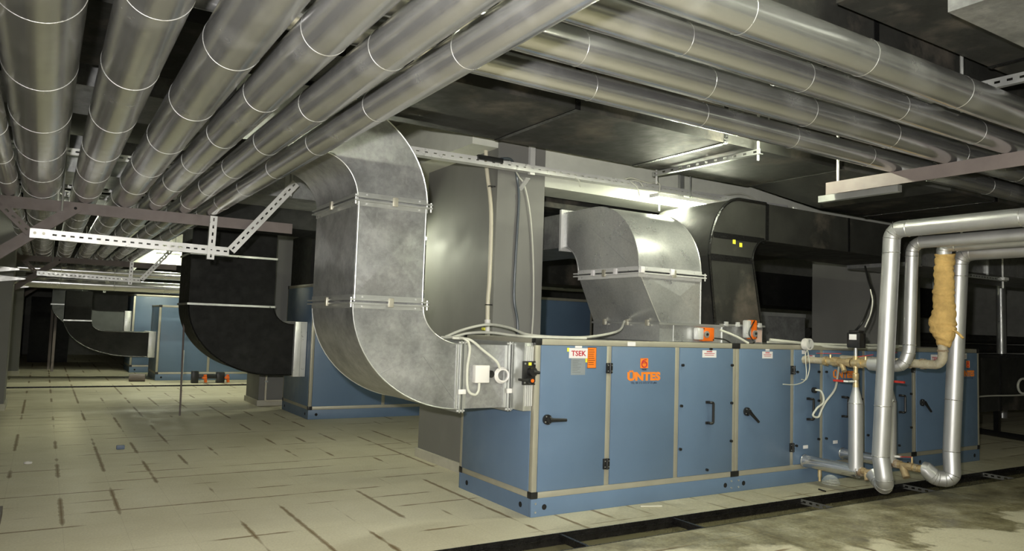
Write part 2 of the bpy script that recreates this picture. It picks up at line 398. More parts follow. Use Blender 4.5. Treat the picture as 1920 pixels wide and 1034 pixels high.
# ================================================================== AIR HANDLING UNITS
def ahu(label, x0, y0, Ln, D, H, posts, base=.15, f=.05, doubles=()):
    t = thing('air_handling_unit', label, 'air handling unit', (x0, y0, 0), 'blue air handling units')
    x1, y1 = x0+Ln, y0+D; zb = base
    # base frame
    MB().box(x0, x1, y0, y0+.04, 0, zb, .004).box(x0, x1, y1-.04, y1, 0, zb, .004).box(x0, x0+.04, y0+.04, y1-.04, 0, zb).box(x1-.04, x1, y0+.04, y1-.04, 0, zb).build('base_frame', 'blue', t)
    hs = []
    for xx in [x0+.13]+[d+s for d in doubles for s in (-.13, .13)]+[x1-.13]: hs.append(((xx, y0-.002, .075), (0, 1, 0)))
    for yy in (y0+.16, y1-.16): hs.append(((x0-.002, yy, .075), (1, 0, 0)))
    for c_, a in hs:
        c_ = Vector(c_); a = Vector(a)
        MB().cyl(c_, c_+a*.01, .023).build('lifting_hole', 'hole', t)
    fr = MB()
    for (ya, yb) in ((y0, y0+f), (y1-f, y1)):
        fr.box(x0, x1, ya, yb, zb, zb+f, .003); fr.box(x0, x1, ya, yb, H-f, H, .003)
    for (xa, xb) in ((x0, x0+f), (x1-f, x1)):
        fr.box(xa, xb, y0+f, y1-f, zb, zb+f, .003); fr.box(xa, xb, y0+f, y1-f, H-f, H, .003)
        for (ya, yb) in ((y0, y0+f), (y1-f, y1)): fr.box(xa, xb, ya, yb, zb+f, H-f, .003)
    fr.build('profile_frame', 'frame', t)
    cuts = [x0+f]
    for p in posts:
        dbl = any(abs(p-d) < .01 for d in doubles); w = .046 if dbl else .028
        q = MB()
        if dbl: q.box(p-w, p-.002, y0, y0+f, zb+f, H-f, .003).box(p+.002, p+w, y0, y0+f, zb+f, H-f, .003)
        else: q.box(p-w, p+w, y0+.002, y0+f, zb+f, H-f, .003)
        q.build('post', 'frame', t); cuts += [p-w, p+w]
    cuts.append(x1-f)
    panels = []
    for a, b in zip(cuts[::2], cuts[1::2]):
        panels.append(MB().box(a+.002, b-.002, y0-.006, y0+.04, zb+f+.002, H-f-.002, .004).build('panel', 'blue', t))
    MB().box(x0-.004, x0+.03, y0+f, y1-f, zb+f, H-f, .004).build('end_panel', 'blue', t)
    MB().box(x1-.03, x1+.004, y0+f, y1-f, zb+f, H-f, .004).build('end_panel', 'blue', t)
    MB().box(x0+f, x1-f, y1-.04, y1+.004, zb+f, H-f, .004).build('rear_panel', 'blue', t)
    MB().box(x0+f, x1-f, y0+f, y1-f, H-.03, H-.004).build('roof_panel', 'zinc', t)
    cs = [(x0, y0, 0), (x1, y0, 1), (x0, y1, 2)]
    for (cx, cy, k) in cs:
        for z in (zb+f/2, H-f/2):
            e = .004; sx = (-e, f+.012) if k != 1 else (-f-.012, e); sy = (-e, f+.012) if k != 2 else (-f-.012, e)
            MB().box(cx+sx[0], cx+sx[1], cy+sy[0], cy+sy[1], z-f/2-e, z+f/2+e, .006).build('corner_block', 'plastic_black', t)
    for d in doubles:
        for z in (zb+f/2, H-f/2): MB().box(d-.06, d+.06, y0-.004, y0+.03, z-f/2-.004, z+f/2+.004, .006).build('corner_block', 'plastic_black', t)
    return t, panels
A1, P1 = ahu('long front blue air handling unit under the galvanised duct elbows', 0, 0, 7.06, 1.25, 1.455, [.78, 1.60, 2.40, 3.26, 3.75, 4.515, 5.53], doubles=[2.40, 5.53])
A2, P2 = ahu('second blue air handling unit, behind the big galvanised elbow and column', .13, 6.5, 5.55, 1.5, 2.13, [1.37, 2.6, 4.1], doubles=[])
A3, P3 = ahu('lower blue air handling unit far back by the hanging black duct elbow', -1.12, 14.5, 5.5, 1.45, 1.8, [.05, 1.4], doubles=[])
A4, P4 = ahu('farthest blue air handling unit, half hidden behind the lower one', -1.43, 17.3, 5.5, 1.6, 2.1, [.4, 1.9], doubles=[])

# fittings of the front unit (all on the face Y=0)
YF = -.006
def lever(x, z, ang, par=A1):
    hnd = MB().cyl((x, YF, z), (x, YF-.022, z), .042, 24).cyl((x, YF-.022, z), (x, YF-.05, z), .024, 20)
    a = math.radians(ang); d = Vector((math.cos(a), 0, math.sin(a)))
    p = Vector((x, YF-.045, z)); hnd.tube([p, p+d*.06, p+d*.17], [.019, .016, .013], 10)
    o = hnd.build('door_lever', 'plastic_black', par)
    for k in range(4):
        q = Vector((x+.031*math.cos(k*PI/2+.6), YF-.022, z+.031*math.sin(k*PI/2+.6)))
        MB().cyl(q, q+Vector((0, -.003, 0)), .006, 10).build('screw', 'zinc', o)
def pull(x, z0, z1, par=A1):
    pts = rounded([(x-.03, YF, z1), (x-.03, YF-.045, z1), (x, YF-.05, z1), (x, YF-.05, z0), (x-.03, YF-.045, z0), (x-.03, YF, z0)], .012, 4)
    o = MB().tube(pts, .0125, 10).box(x-.055, x-.005, YF-.012, YF, z1-.012, z1+.014, .003).box(x-.055, x-.005, YF-.012, YF, z0-.014, z0+.012, .003).build('pull_handle', 'plastic_black', par)
def hinge(x, z, par=A1):
    o = MB().box(x-.034, x+.032, YF-.016, YF+.004, z-.045, z+.045, .003).cyl((x, YF-.02, z-.045), (x, YF-.02, z+.045), .011, 12).build('hinge', 'plastic_black', par)
    for sx in (-.02, .02):
        for sz in (-.025, .025): MB().cyl((x+sx, YF-.016, z+sz), (x+sx, YF-.019, z+sz), .005, 8).build('screw', 'zinc', o)
def knob(x, z, par=A1): MB().cyl((x, YF, z), (x, YF-.02, z), .013, 14).build('door_clamp', 'plastic_black', par)
lever(.125, .79, -2); lever(2.55, .78, -38); lever(5.69, .79, -40)
pull(2.03, .69, .885); pull(3.545, .67, .885); pull(4.15, .68, .89); pull(5.255, .69, .885)
hinge(.775, 1.213); hinge(.765, .385); hinge(3.26, 1.19); hinge(3.25, .385); hinge(5.5, 1.2)
for x, z in ((1.66, 1.24), (1.65, .86), (1.645, .46), (2.33, 1.24), (2.33, .87), (2.33, .5), (2.03, 1.395), (2.0, .245), (3.33, 1.17), (3.32, .4), (3.69, 1.17), (3.69, .86), (3.69, .45), (3.82, 1.17), (3.82, .45), (4.46, .86), (4.58, .45), (5.45, .5), (5.45, .9), (5.2, .3)): knob(x, z)
def sticker(name, mat, x0, x1, z0, z1, lift=.0, par=A1): return MB().box(x0, x1, YF-.0016-lift, YF-lift, z0, z1).build(name, mat, par)
# the door of the first section
sticker('identification_label', 'label_white', .335, .533, 1.297, 1.383, .0018)
text('label_lettering', 'TSEK', .062, .436, 1.318, YF-.0042, 'ink_red', A1, .0012, 1.12)
sticker('small_label', 'label_white', .398, .472, 1.385, 1.403)
sticker('rating_plate', 'label_grey', .36, .512, 1.155, 1.297)
for k in range(8): MB().box(.375, .375+.05+.07*random.random(), YF-.0024, YF-.0016, 1.275-k*.014, 1.2765-k*.014).build('printed_line', 'ink_black', A1)
lw = sticker('warning_label', 'label_orange', .534, .63, 1.212, 1.392)
MB().box(.534, .63, YF-.0024, YF-.0016, 1.388, 1.392).box(.534, .63, YF-.0024, YF-.0016, 1.212, 1.215).box(.534, .536, YF-.0024, YF-.0016, 1.215, 1.388).box(.628, .63, YF-.0024, YF-.0016, 1.215, 1.388).build('label_border', 'ink_black', A1)
for k in range(8): MB().box(.544, .6+.02*random.random(), YF-.0024, YF-.0016, 1.368-k*.018, 1.372-k*.018).build('printed_line', 'ink_black', A1)
sticker('yellow_tag', 'yellow', .315, .342, 1.352, 1.385); sticker('yellow_tag', 'yellow', .51, .533, 1.262, 1.296)
sticker('small_label', 'label_white', .982, 1.075, 1.409, 1.447)
def maker_sign(xc, s=1.0):
    dx = xc-1.185
    def X(v): return xc+(v-1.185)*s
    MB().box(X(1.137), X(1.228), YF-.0016, YF, 1.212, 1.302, .006).build('logo_square', 'orange_print', A1)
    pts = [Vector((X(1.184+.03*math.cos(math.radians(a))), YF-.003, 1.246+.025*math.sin(math.radians(a)))) for a in range(150, 515, 15)]
    pts = [Vector((X(1.208), YF-.003, 1.29)), Vector((X(1.175), YF-.003, 1.284)), Vector((X(1.157), YF-.003, 1.268))]+pts
    MB().tube(spline(pts, 3), .005, 6).cyl((X(1.145), YF-.003, 1.257), (X(1.2), YF-.003, 1.257), .0022, 6).build('logo_figure', 'ink_red', A1)
    text('maker_name', 'ÜNTES', .098, X(1.185), 1.105, YF, 'orange_print', A1, .0055, 1.32*s)
    text('small_lettering', 'TSEK', .02, X(1.185), 1.192, YF, 'ink_dark', A1, .0005, 1.3*s)
    text('phone_line', 'TEL: 00 212 572 57 55 pbx', .026, X(1.185), 1.072, YF, 'ink_dark', A1, .0004, 1.1*s)
maker_sign(1.185); maker_sign(4.13, .93); maker_sign(6.77, .8)
def warn(x, z, w=.19, h=.07):
    sticker('white_label', 'label_white', x-w/2, x+w/2, z-h/2, z+h/2)
    for k, (c_, ww) in enumerate((('ink_red', .4), ('ink_red', .75), ('ink_red', .65))):
        MB().box(x-ww*w/2, x+ww*w/2, YF-.0024, YF-.0016, z+.018-k*.016, z+.023-k*.016+(.004 if k == 0 else 0)).build('printed_line', c_, A1)
warn(2.018, 1.348); warn(2.86, 1.345, .16); sticker('small_label', 'label_white', 2.83, 2.89, 1.388, 1.405)
warn(3.56, 1.32, .13, .06); sticker('small_label', 'label_white', 3.41, 3.47, 1.36, 1.4)
sticker('small_label', 'label_white', 3.44, 3.52, .36, .395); sticker('small_label', 'label_white', 3.95, 4.03, .385, .42)
sticker('identification_label', 'label_white', 5.9, 6.085, 1.28, 1.375)
text('label_lettering', 'TSEK', .06, 5.99, 1.305, YF-.0018, 'ink_red', A1, .0012, 1.0)
warn(6.66, 1.36, .17, .075)
for x in (2.33, 2.47):
    for z in (.045, .11): MB().cyl((x+(.02 if x < 2.4 else -.02), -.002, z), (x+(.02 if x < 2.4 else -.02), -.01, z), .009, 10).build('bolt', 'zinc', A1)
for z in (.04, .11): MB().cyl((.04, -.002, z), (.04, -.008, z), .009, 10).build('bolt', 'zinc', A1)

# ================================================================== INTAKE OF THE FRONT UNIT
t = thing('intake_damper', 'silver ribbed damper frame on the near end of the front unit', 'damper', (-.06, .75, .86))
MB().box(-.09, -.004, .03, .27, .86, 1.42, .004).box(-.09, -.004, 1.2, 1.27, .86, 1.42, .004).box(-.09, -.004, .27, 1.2, 1.38, 1.42).box(-.09, -.004, .27, 1.2, .86, .9).build('damper_frame', 'zinc', t)
for k in range(4): MB().box(-.079+k*.02, -.068+k*.02, .018, .031, .9, 1.39, .003).build('rib', 'galv_white', t)
p = BX('mounting_plate', 'plastic_black', t, -.115, .008, .0, .024, 1.075, 1.27, bev=.004)
for sx in (-.1, -.006):
    for sz in (1.095, 1.25): MB().cyl((sx, 0, sz), (sx, -.005, sz), .008, 10).build('screw', 'zinc', p)
MB().cyl((-.045, 0, 1.185), (-.045, -.05, 1.185), .036, 20).tube([(-.045, -.04, 1.185), (.0, -.05, 1.18), (.01, -.052, 1.178)], [.018, .014, .012], 10).build('lever', 'plastic_black', t)
MB().cyl((-.065, -.004, 1.115), (-.065, -.06, 1.115), .028, 18).tube([(-.065, -.04, 1.115), (-.13, -.045, 1.118), (-.185, -.04, 1.125)], [.016, .012, .01], 10).build('lock_knob', 'plastic_black', t)
MB().cyl((-.065, -.06, 1.115), (-.065, -.065, 1.115), .015, 14).build('knob_cap', 'orange', t)
MB().box(-.068, -.04, -.004, 0, 1.235, 1.26).build('yellow_tag', 'yellow', t)

# ================================================================== BIG GALVANISED DUCT WITH TWO ELBOWS
D0, D1 = .25, 1.25
t = thing('galvanised_duct', 'big galvanised duct rising in two elbows from the near end of the front unit', 'duct', (-.6, .75, .86))
MB().box(-.56, -.1, D0, D1, .87, 1.39).build('inlet_box', 'galv', t)
inn = arc(-.56, 1.69, .36, .30, 270, 180, 20); out = arc(-.56, 1.69, .94, .82, 270, 180, 20)
MB().duct(inn, out, 1, D0, D1).build('lower_elbow', 'galv', t)
MB().box(-1.5, -.92, D0, D1, 1.69, 2.47).build('riser', 'galv', t)
inn = arc(-1.8, 2.47, .3, .33, 0, 90, 20)+[(-2.42, 2.80)]; out = arc(-1.8, 2.47, .88, .80, 0, 90, 20)+[(-2.42, 3.27)]
MB().duct(inn, out, 1, D0, D1).build('upper_elbow', 'galv', t)
MB().cyl((-2.3, 1.05, 3.265), (-2.3, 1.05, ZC), .012, 10).build('hanger_rod', 'zinc', t)
# cross-break creases, standing edges and seams
cr = MB()
def strip(mb, pts, y, r=.005): mb.tube([(a, y, b) for a, b in pts], r, 6)
for nm, i_, o_ in (('seam_edge', arc(-.56, 1.69, .36, .30, 270, 180, 20), arc(-.56, 1.69, .94, .82, 270, 180, 20)), ('seam_edge', arc(-1.8, 2.47, .3, .33, 0, 90, 20), arc(-1.8, 2.47, .88, .80, 0, 90, 20))):
    for cv, yy in ((i_, D0-.003), (o_, D0-.003), (o_, D1)):
        e = MB(); strip(e, cv, yy); e.build(nm, 'zinc', t)
for x in (-1.49, -.93): MB().cyl((x, D0-.002, 1.7), (x, D0-.002, 2.46), .006, 8).build('seam_edge', 'zinc', t)
def crease(a, b, y=D0): return MB().obox((a[0], y-.001, a[1]), (b[0], y-.001, b[1]), .003, .008, (0, 1, 0))
for a, b in (((-1.26, 1.15), (-.95, 1.3)), ((-.95, 1.3), (-.6, 1.36)), ((-.9, 1.29), (-.57, .89))): crease(a, b).build('crease', 'galv', t)
def pyramid(par, mat, quad, apex):
    m_ = MB(); v = [m_.b.verts.new(p) for p in quad]; a_ = m_.b.verts.new(apex)
    for i in range(4): m_.b.faces.new((v[i], v[(i+1) % 4], a_))
    m_.b.faces.new(list(reversed(v)))
    return m_.build('cross_broken_sheet', mat, par, .01)
pyramid(t, 'galv', [(-1.48, D0, 1.76), (-.94, D0, 1.76), (-.94, D0, 2.42), (-1.48, D0, 2.42)], (-1.2, D0-.016, 2.08))
pyramid(t, 'galv', [(-1.5, D0+.03, 1.76), (-1.5, D1-.03, 1.76), (-1.5, D1-.03, 2.42), (-1.5, D0+.03, 2.42)], (-1.516, .75, 2.1))
pyramid(t, 'galv', [(-.51, D0, .89), (-.14, D0, .89), (-.14, D0, 1.37), (-.51, D0, 1.37)], (-.33, D0-.012, 1.13))
def flange_z(x0, x1, y0, y1, z, par, mat='zinc', o=.035, th=.012, corner=True):
    fb = MB()
    for dz in (-.014, .014):
        zz = z+dz
        fb.box(x0-o, x1+o, y0-o, y0, zz-th/2, zz+th/2); fb.box(x0-o, x1+o, y1, y1+o, zz-th/2, zz+th/2)
        fb.box(x0-o, x0, y0, y1, zz-th/2, zz+th/2); fb.box(x1, x1+o, y0, y1, zz-th/2, zz+th/2)
    for s_ in (-1, 1): fb.box(x0-.006, x1+.006, y0-.006, y0, z+s_*.035-.016, z+s_*.035+.016); fb.box(x0-.006, x0, y0, y1, z+s_*.035-.016, z+s_*.035+.016)
    f_ = fb.build('flange', mat, par)
    for (cx, cy, w1, w2) in (((x0+x1)/2, y0-o-.004, .022, .01), (x0-o-.004, (y0+y1)/2, .01, .022)):
        MB().box(cx-w1, cx+w1, cy-w2, cy+w2, z-.035, z+.035, .004).build('clamp', 'frame', f_)
    for sx in (.12, .88):
        for s_ in (-1, 1): MB().cyl((x0+(x1-x0)*sx, y0-.006, z+s_*.035), (x0+(x1-x0)*sx, y0-.012, z+s_*.035), .007, 8).build('rivet', 'galv_white', f_)
    for cx in (x0-o+.012, x1+o-.012): MB().cyl((cx, y0-o+.012, z-.045), (cx, y0-o+.012, z+.03), .007, 8).build('bolt', 'galv_white', f_)
    return f_
flange_z(-1.5, -.92, D0, D1, 1.70, t); flange_z(-1.5, -.92, D0, D1, 2.48, t)
def flange_x(x, y0, y1, z0, z1, par, o=.03):
    fb = MB()
    for dx in (-.014, .014):
        a, b = x+dx-.006, x+dx+.006
        fb.box(a, b, y0-o, y0, z0-o, z1+o); fb.box(a, b, y1, y1+o, z0-o, z1+o); fb.box(a, b, y0, y1, z1, z1+o); fb.box(a, b, y0, y1, z0-o, z0)
    for s_ in (-1, 1): fb.box(x+s_*.036-.012, x+s_*.036+.012, y0-.008, y0, z0, z1)
    f_ = fb.build('flange', 'zinc', par)
    MB().box(x-.034, x+.034, y0-o-.012, y0-o+.008, (z0+z1)/2-.14, (z0+z1)/2-.1, .004).build('clamp', 'white_plastic', f_)
    for z in (z0-.015, z1+.015): MB().cyl((x-.035, y0-.015, z), (x+.035, y0-.015, z), .008, 8).build('bolt', 'galv_white', f_)
    return f_
flange_x(-.56, D0, D1, .87, 1.39, t); flange_x(-.1, D0, D1, .87, 1.39, t)
sc = MB()
for k in range(4):
    for j in range(6):
        if random.random() < .8: sc.box(-.44+j*.032, -.418+j*.032, D0-.0015, D0-.0005, 1.286-k*.02, 1.292-k*.02)
sc.build('pencil_note', 'ink_black', t)
o = MB().box(-.455, -.32, D0-.06, D0-.002, 1.08, 1.225, .008).build('housing', 'white_plastic', None)
# white sensor housing and its cables are things on the duct
o.name = 'sensor_housing'; tag(o, 'square white plastic sensor housing on the galvanised intake box', 'sensor')
o = MB()
for k in range(3): o.ring((-.19, D0-.03-k*.012, 1.14), (0.1*k, 1, 0), .062-k*.006, .008, 28, 8)
o = o.build('cable_coil', 'white_plastic'); tag(o, 'white coiled cable loop hanging on the galvanised intake box', 'cable')
o = MB().cyl((-.29, D0-.002, 1.15), (-.29, D0-.035, 1.15), .03, 18).build('rubber_grommet', 'plastic_black'); tag(o, 'round black grommet between white housing and cable coil', 'grommet')
o = MB().tube(spline([(-.4, D0-.03, 1.08), (-.41, D0-.035, 1.01), (-.45, D0-.04, .985), (-.51, D0-.04, 1.03), (-.525, D0-.045, 1.2), (-.51, D0-.045, 1.37), (-.56, D0-.02, 1.44), (-.62, D0+.25, 1.44)], 8), .011, 10).build('cable', 'cable_white'); tag(o, 'white cable looping under the square white sensor housing', 'cable')
o = MB().tube(spline([(-.62, D0+.05, 1.44), (-.5, D0-.02, 1.43), (-.38, D0-.03, 1.35), (-.26, D0-.05, 1.26), (-.22, D0-.05, 1.2)], 8), .011, 10).build('cable', 'cable_white'); tag(o, 'white cable slanting down to the coil on the intake box', 'cable')

# ================================================================== DAMPER BOXES ON TOP
def actuator(par, x, y, z, w, h, tall):
    a = MB().box(x, x+w, y-.05, y, z, z+h, .012).build('actuator', 'orange', par)
    MB().box(x-.075 if not tall else x-.06, x+.004, y-.07, y-.0, z+.012, z+h-.004, .014).build('actuator_body', 'galv_white', a)
    cx, cz = (x+.05, z+h*.5) if not tall else (x+w*.6, z+.06)
    MB().cyl((cx, y-.05, cz), (cx, y-.066, cz), .034, 20).build('spindle_ring', 'zinc', a)
    MB().cyl((cx, y-.066, cz), (cx, y-.075, cz), .014, 12).build('spindle', 'plastic_black', a)
    for sx, sz in ((.9, .12), (.12, .9)): MB().cyl((x+w*sx, y-.05, z+h*sz), (x+w*sx, y-.054, z+h*sz), .007, 8).build('screw', 'plastic_black', a)
    return a
t = thing('damper_box', 'galvanised damper box under the round galvanised hood on the front unit', 'damper', (1.9, .65, 1.455))
MB().box(1.51, 2.36, .15, 1.16, 1.456, 1.625).build('casing', 'galv_bright', t)
MB().box(1.49, 2.37, .13, .15, 1.615, 1.635).box(1.49, 1.51, .15, 1.17, 1.615, 1.635).box(1.69, 1.695, .146, .15, 1.46, 1.615).box(2.355, 2.362, .14, .15, 1.456, 1.615).build('rim', 'zinc', t)
for yy in (.3, .6, .95): MB().box(1.475, 1.505, yy-.02, yy+.02, 1.6, 1.66, .004).build('clamp', 'frame', t)
actuator(t, 2.02, .14, 1.468, .17, .135, False)
t = thing('damper_box', 'galvanised damper box under the black duct drop on the front unit', 'damper', (2.7, .7, 1.455))
MB().box(2.385, 3.03, .2, 1.16, 1.456, 1.63).build('casing', 'galv', t)
MB().box(2.375, 3.05, .18, .2, 1.63, 1.648).build('rim', 'zinc', t)
MB().box(2.93, 3.01, .19, .2, 1.47, 1.6).build('copper_plate', simple('pink_plate', (.55, .4, .34), .5), t)
for xx in (2.45, 2.62, 2.96): MB().box(xx-.022, xx+.022, .165, .19, 1.625, 1.672, .004).build('clamp', 'galv_white', t)
actuator(t, 2.74, .17, 1.5, .115, .2, True)
for nm, pts, r, lab in (('cable', [(2.2, .1, 1.5), (2.3, .06, 1.49), (2.38, .03, 1.45), (2.45, .01, 1.44)], .007, 'black cable from the left orange actuator'),
                        ('cable', [(2.84, .14, 1.7), (2.76, .1, 1.66), (2.68, .08, 1.56), (2.72, .05, 1.47), (2.6, .01, 1.452)], .007, 'black cable from the upright orange actuator')):
    o = MB().tube(spline(pts, 8), r, 8).build(nm, 'cable_black'); tag(o, lab, 'cable')
o = MB().tube(spline([(2.3, .12, 1.585), (2.45, .06, 1.53), (2.6, .02, 1.462)], 8), .012, 10).build('cable', 'cable_white'); tag(o, 'short white cable slanting across the damper box beside the orange actuators', 'cable')

# ================================================================== ROUND GALVANISED HOOD
t = thing('hood_duct', 'shiny round-backed galvanised hood turning back over the front unit', 'duct', (1.7, .65, 1.63))
MB().loft([[(1.51, .15, 1.636), (2.05, .15, 1.636), (2.05, 1.16, 1.636), (1.51, 1.16, 1.636)], [(1.24, .15, 2.1), (2.05, .15, 2.1), (2.05, 1.09, 2.1), (1.24, 1.09, 2.1)]]).build('transition', 'galv_bright', t)
out = arc(.83, 2.11, .68, .68, 180, 90, 18)+[(1.37, 2.79)]; inn = arc(1.37, 2.11, .28, .31, 180, 90, 18)+[(1.372, 2.42)]
MB().duct(resample(inn, 30), resample(out, 30), 0, 1.24, 2.05).build('elbow', 'galv_bright', t)
MB().box(1.24, 2.05, 1.385, 4.6, 2.42, 2.79).build('branch', 'galv', t)
for X in (1.238, 2.052):
    for cv in (out, inn): MB().tube([(X, a, b) for a, b in cv], .006, 6).build('seam_edge', 'galv_bright', t)
MB().cyl((1.51, .148, 1.636), (1.238, .148, 2.1), .006, 6).build('seam_edge', 'galv_bright', t)
MB().cyl((2.052, .148, 1.636), (2.052, .148, 2.1), .005, 6).build('seam_edge', 'galv_bright', t)
pyramid(t, 'galv_bright', [(1.54, .1495, 1.66), (2.03, .1495, 1.66), (2.03, .1495, 2.07), (1.3, .1495, 2.07)], (1.75, .13, 1.9))
MB().obox((1.239, .95, 2.62), (1.239, .3, 2.18), .003, .008, (1, 0, 0)).obox((1.239, .62, 2.55), (1.239, .2, 2.35), .003, .008, (1, 0, 0)).build('crease', 'galv_bright', t)
f_ = flange_z(1.24, 2.05, .15, 1.09, 2.105, t, 'galv_white', .04)
for xx in (1.24, 1.62): MB().box(xx-.025, xx+.025, .095, .12, 2.09, 2.15, .006).build('clamp', 'label_white', f_)
for yy in (.45, .8): MB().box(1.19, 1.215, yy-.025, yy+.025, 2.085, 2.145, .006).build('clamp', 'label_white', f_)
fb = MB()
for dy in (0, .02):
    fb.box(1.2, 1.24, 1.37+dy, 1.382+dy, 2.38, 2.83); fb.box(2.05, 2.09, 1.37+dy, 1.382+dy, 2.38, 2.83); fb.box(1.24, 2.05, 1.37+dy, 1.382+dy, 2.79, 2.83); fb.box(1.24, 2.05, 1.37+dy, 1.382+dy, 2.38, 2.42)
fb.build('flange', 'galv_white', t)

# ================================================================== BLACK DUCT DROP + RUN, AND ITS BARE END
t = thing('insulated_duct', 'black foil-wrapped duct that bends down onto the front unit right of the hood', 'duct', (2.6, .65, 1.65))
K0, K1 = .15, 1.15
MB().loft([[(2.3, K0+.05, 1.64), (3.0, K0+.05, 1.64), (3.0, K1, 1.64), (2.3, K1, 1.64)], [(2.16, K0, 2.33), (2.8, K0, 2.33), (2.8, K1, 2.33), (2.16, K1, 2.33)]]).build('drop', 'black', t)
out = arc(2.6, 2.33, .44, .62, 180, 90, 16)+[(3.0, 2.95)]; inn = arc(3.0, 2.33, .2, .22, 180, 90, 16)+[(3.002, 2.55)]
MB().duct(resample(inn, 24), resample(out, 24), 1, K0, K1).build('elbow', 'black', t)
MB().box(3.005, 5.9, K0, K1, 2.55, 2.95).build('run', 'black', t)
for cv, r_ in ((out, .016), (inn, .012)): MB().tube([(a, K0-.004, b) for a, b in cv], r_, 6).build('tape', 'tape', t)
MB().cyl((2.3, K0+.04, 1.66), (2.16, K0-.004, 2.33), .016, 6).build('tape', 'tape', t)
MB().cyl((3.0, K0+.04, 1.66), (2.8, K0-.004, 2.33), .012, 6).build('tape', 'tape', t)
for q in ((2.18, 2.8, 2.29, 2.35), (2.22, 2.98, 2.52, 2.575), (3.0, 3.05, 2.56, 2.95), (4.44, 4.475, 2.55, 2.95)): MB().box(q[0], q[1], K0-.006, K0, q[2], q[3]).build('tape', 'tape', t)
for x, z in ((2.5, 2.475), (2.6, 2.45)): MB().box(x, x+.04, K0-.004, K0, z, z+.045).build('yellow_tag', 'yellow', t)
t = thing('galvanised_duct', 'bare galvanised duct continuing the black run behind the wool-wrapped pipe', 'duct', (8, .65, 2.5))
MB().box(5.91, 12, K0, K1, 2.5, 2.93).build('duct_body', 'galv', t)
for x in (6.6, 11): MB().cyl((x, .9, 2.925), (x, .9, ZC), .01, 8).build('hanger_rod', 'zinc', t)
for x in (5.93, 7.6, 9.3): MB().box(x-.015, x+.015, K0-.03, K0, 2.48, 2.95).box(x-.015, x+.015, K0, K1, 2.93, 2.95).build('flange', 'zinc', t)
t = thing('duct_hanger', 'slotted bar on a threaded rod below the bare galvanised duct', 'hanger', (7.4, .1, 2.45))
slotted(MB(), (6.6, -.02, 2.42), (7.8, -.02, 2.42), .045, (0, 0, 1), .04, (0, 1, 0)).build('slotted_bar', 'zinc', t)
MB().cyl((7.72, 0, 2.3), (7.72, 0, ZC), .014, 10).cyl((6.66, 0, 2.34), (6.66, 0, ZC), .014, 10).build('threaded_rod', 'galv_white', t)
MB().box(7.66, 7.78, -.05, .05, 2.41, 2.45).build('washer_plate', 'galv_white', t)

# ================================================================== OVERHEAD PIPES
def pipe_rings(par, axis, fixed, rr, z, s0, s1, step, phase):
    s = s0+phase
    while s < s1:
        c_ = (fixed, s, z) if axis == 1 else (s, fixed, z)
        MB().ring(c_, (0, 1, 0) if axis == 1 else (1, 0, 0), rr, .0018, 48, 6).build('seam_band', 'seam', par); s += step
ZL = 2.6
LP = [(-3.805, .08, 'jacketed pipe peeking out at the left edge, left of the thickest one', .35),
      (-3.558, .163, 'thickest overhead jacketed pipe, first from the left', .05),
      (-3.19, .126, 'second overhead jacketed pipe from the left, beside the thickest', .75),
      (-2.85, .124, 'third overhead jacketed pipe from the left', .15),
      (-2.583, .10, 'fourth overhead jacketed pipe from the left', .73),
      (-2.308, .092, 'fifth overhead jacketed pipe from the left, second from the outer right one', .74),
      (-2.045, .084, 'outermost right pipe of the lengthwise overhead row, above the big elbow', .52)]
for X, r, lab, ph in LP:
    t = thing('jacketed_pipe', 'silver '+lab, 'pipe', (X, 8, ZL), 'lengthwise overhead pipes')
    MB().cyl((X, -7.9, ZL+r), (X, 25, ZL+r), r, 64).build('jacket', 'pipeY', t)
    pipe_rings(t, 1, X, r, ZL+r, -5.0, 14, 1.0, ph)
ZR = 2.95
for k, (Y, r, lab, ph) in enumerate([(-2.80, .10, 'thickest and nearest of the crosswise overhead pipes, topmost in view', .42),
                       (-2.437, .086, 'second crosswise overhead pipe below the thickest', .4),
                       (-2.0, .098, 'third crosswise overhead pipe, second from the lowest', .07),
                       (-1.558, .083, 'lowest crosswise overhead pipe, next to the black ceiling duct', .49)]):
    t = thing('jacketed_pipe', 'silver '+lab, 'pipe', (4, Y, ZR), 'crosswise overhead pipes')
    MB().cyl((WL+.02, Y, ZR+r), (15.8, Y, ZR+r), r, 64).build('jacket', 'pipeX', t)
    pipe_rings(t, 0, Y, r, ZR+r, -5, 13, .95, ph)
# the two pale crosswise pipes far back
for z, r, lab in ((2.16, .12, 'lower of two pale crosswise pipes far back before the farthest unit'), (2.44, .09, 'upper of two pale crosswise pipes far back before the farthest unit')):
    t = thing('jacketed_pipe', lab, 'pipe', (0, 13.3, z), 'far crosswise pipes')
    MB().cyl((WL+.02, 13.3, z), (9, 13.3, z), r, 32).build('jacket', 'pipeX', t)
    MB().cyl((2.0+z, 13.3+r, z), (2.0+z, 13.3+r, ZC), .01, 8).build('hanger_rod', 'zinc', t)
    for x in (-3.2, -2.2, -1.2): MB().ring((x, 13.3, z), (1, 0, 0), r, .005, 32, 6).build('seam_band', 'seam', t)

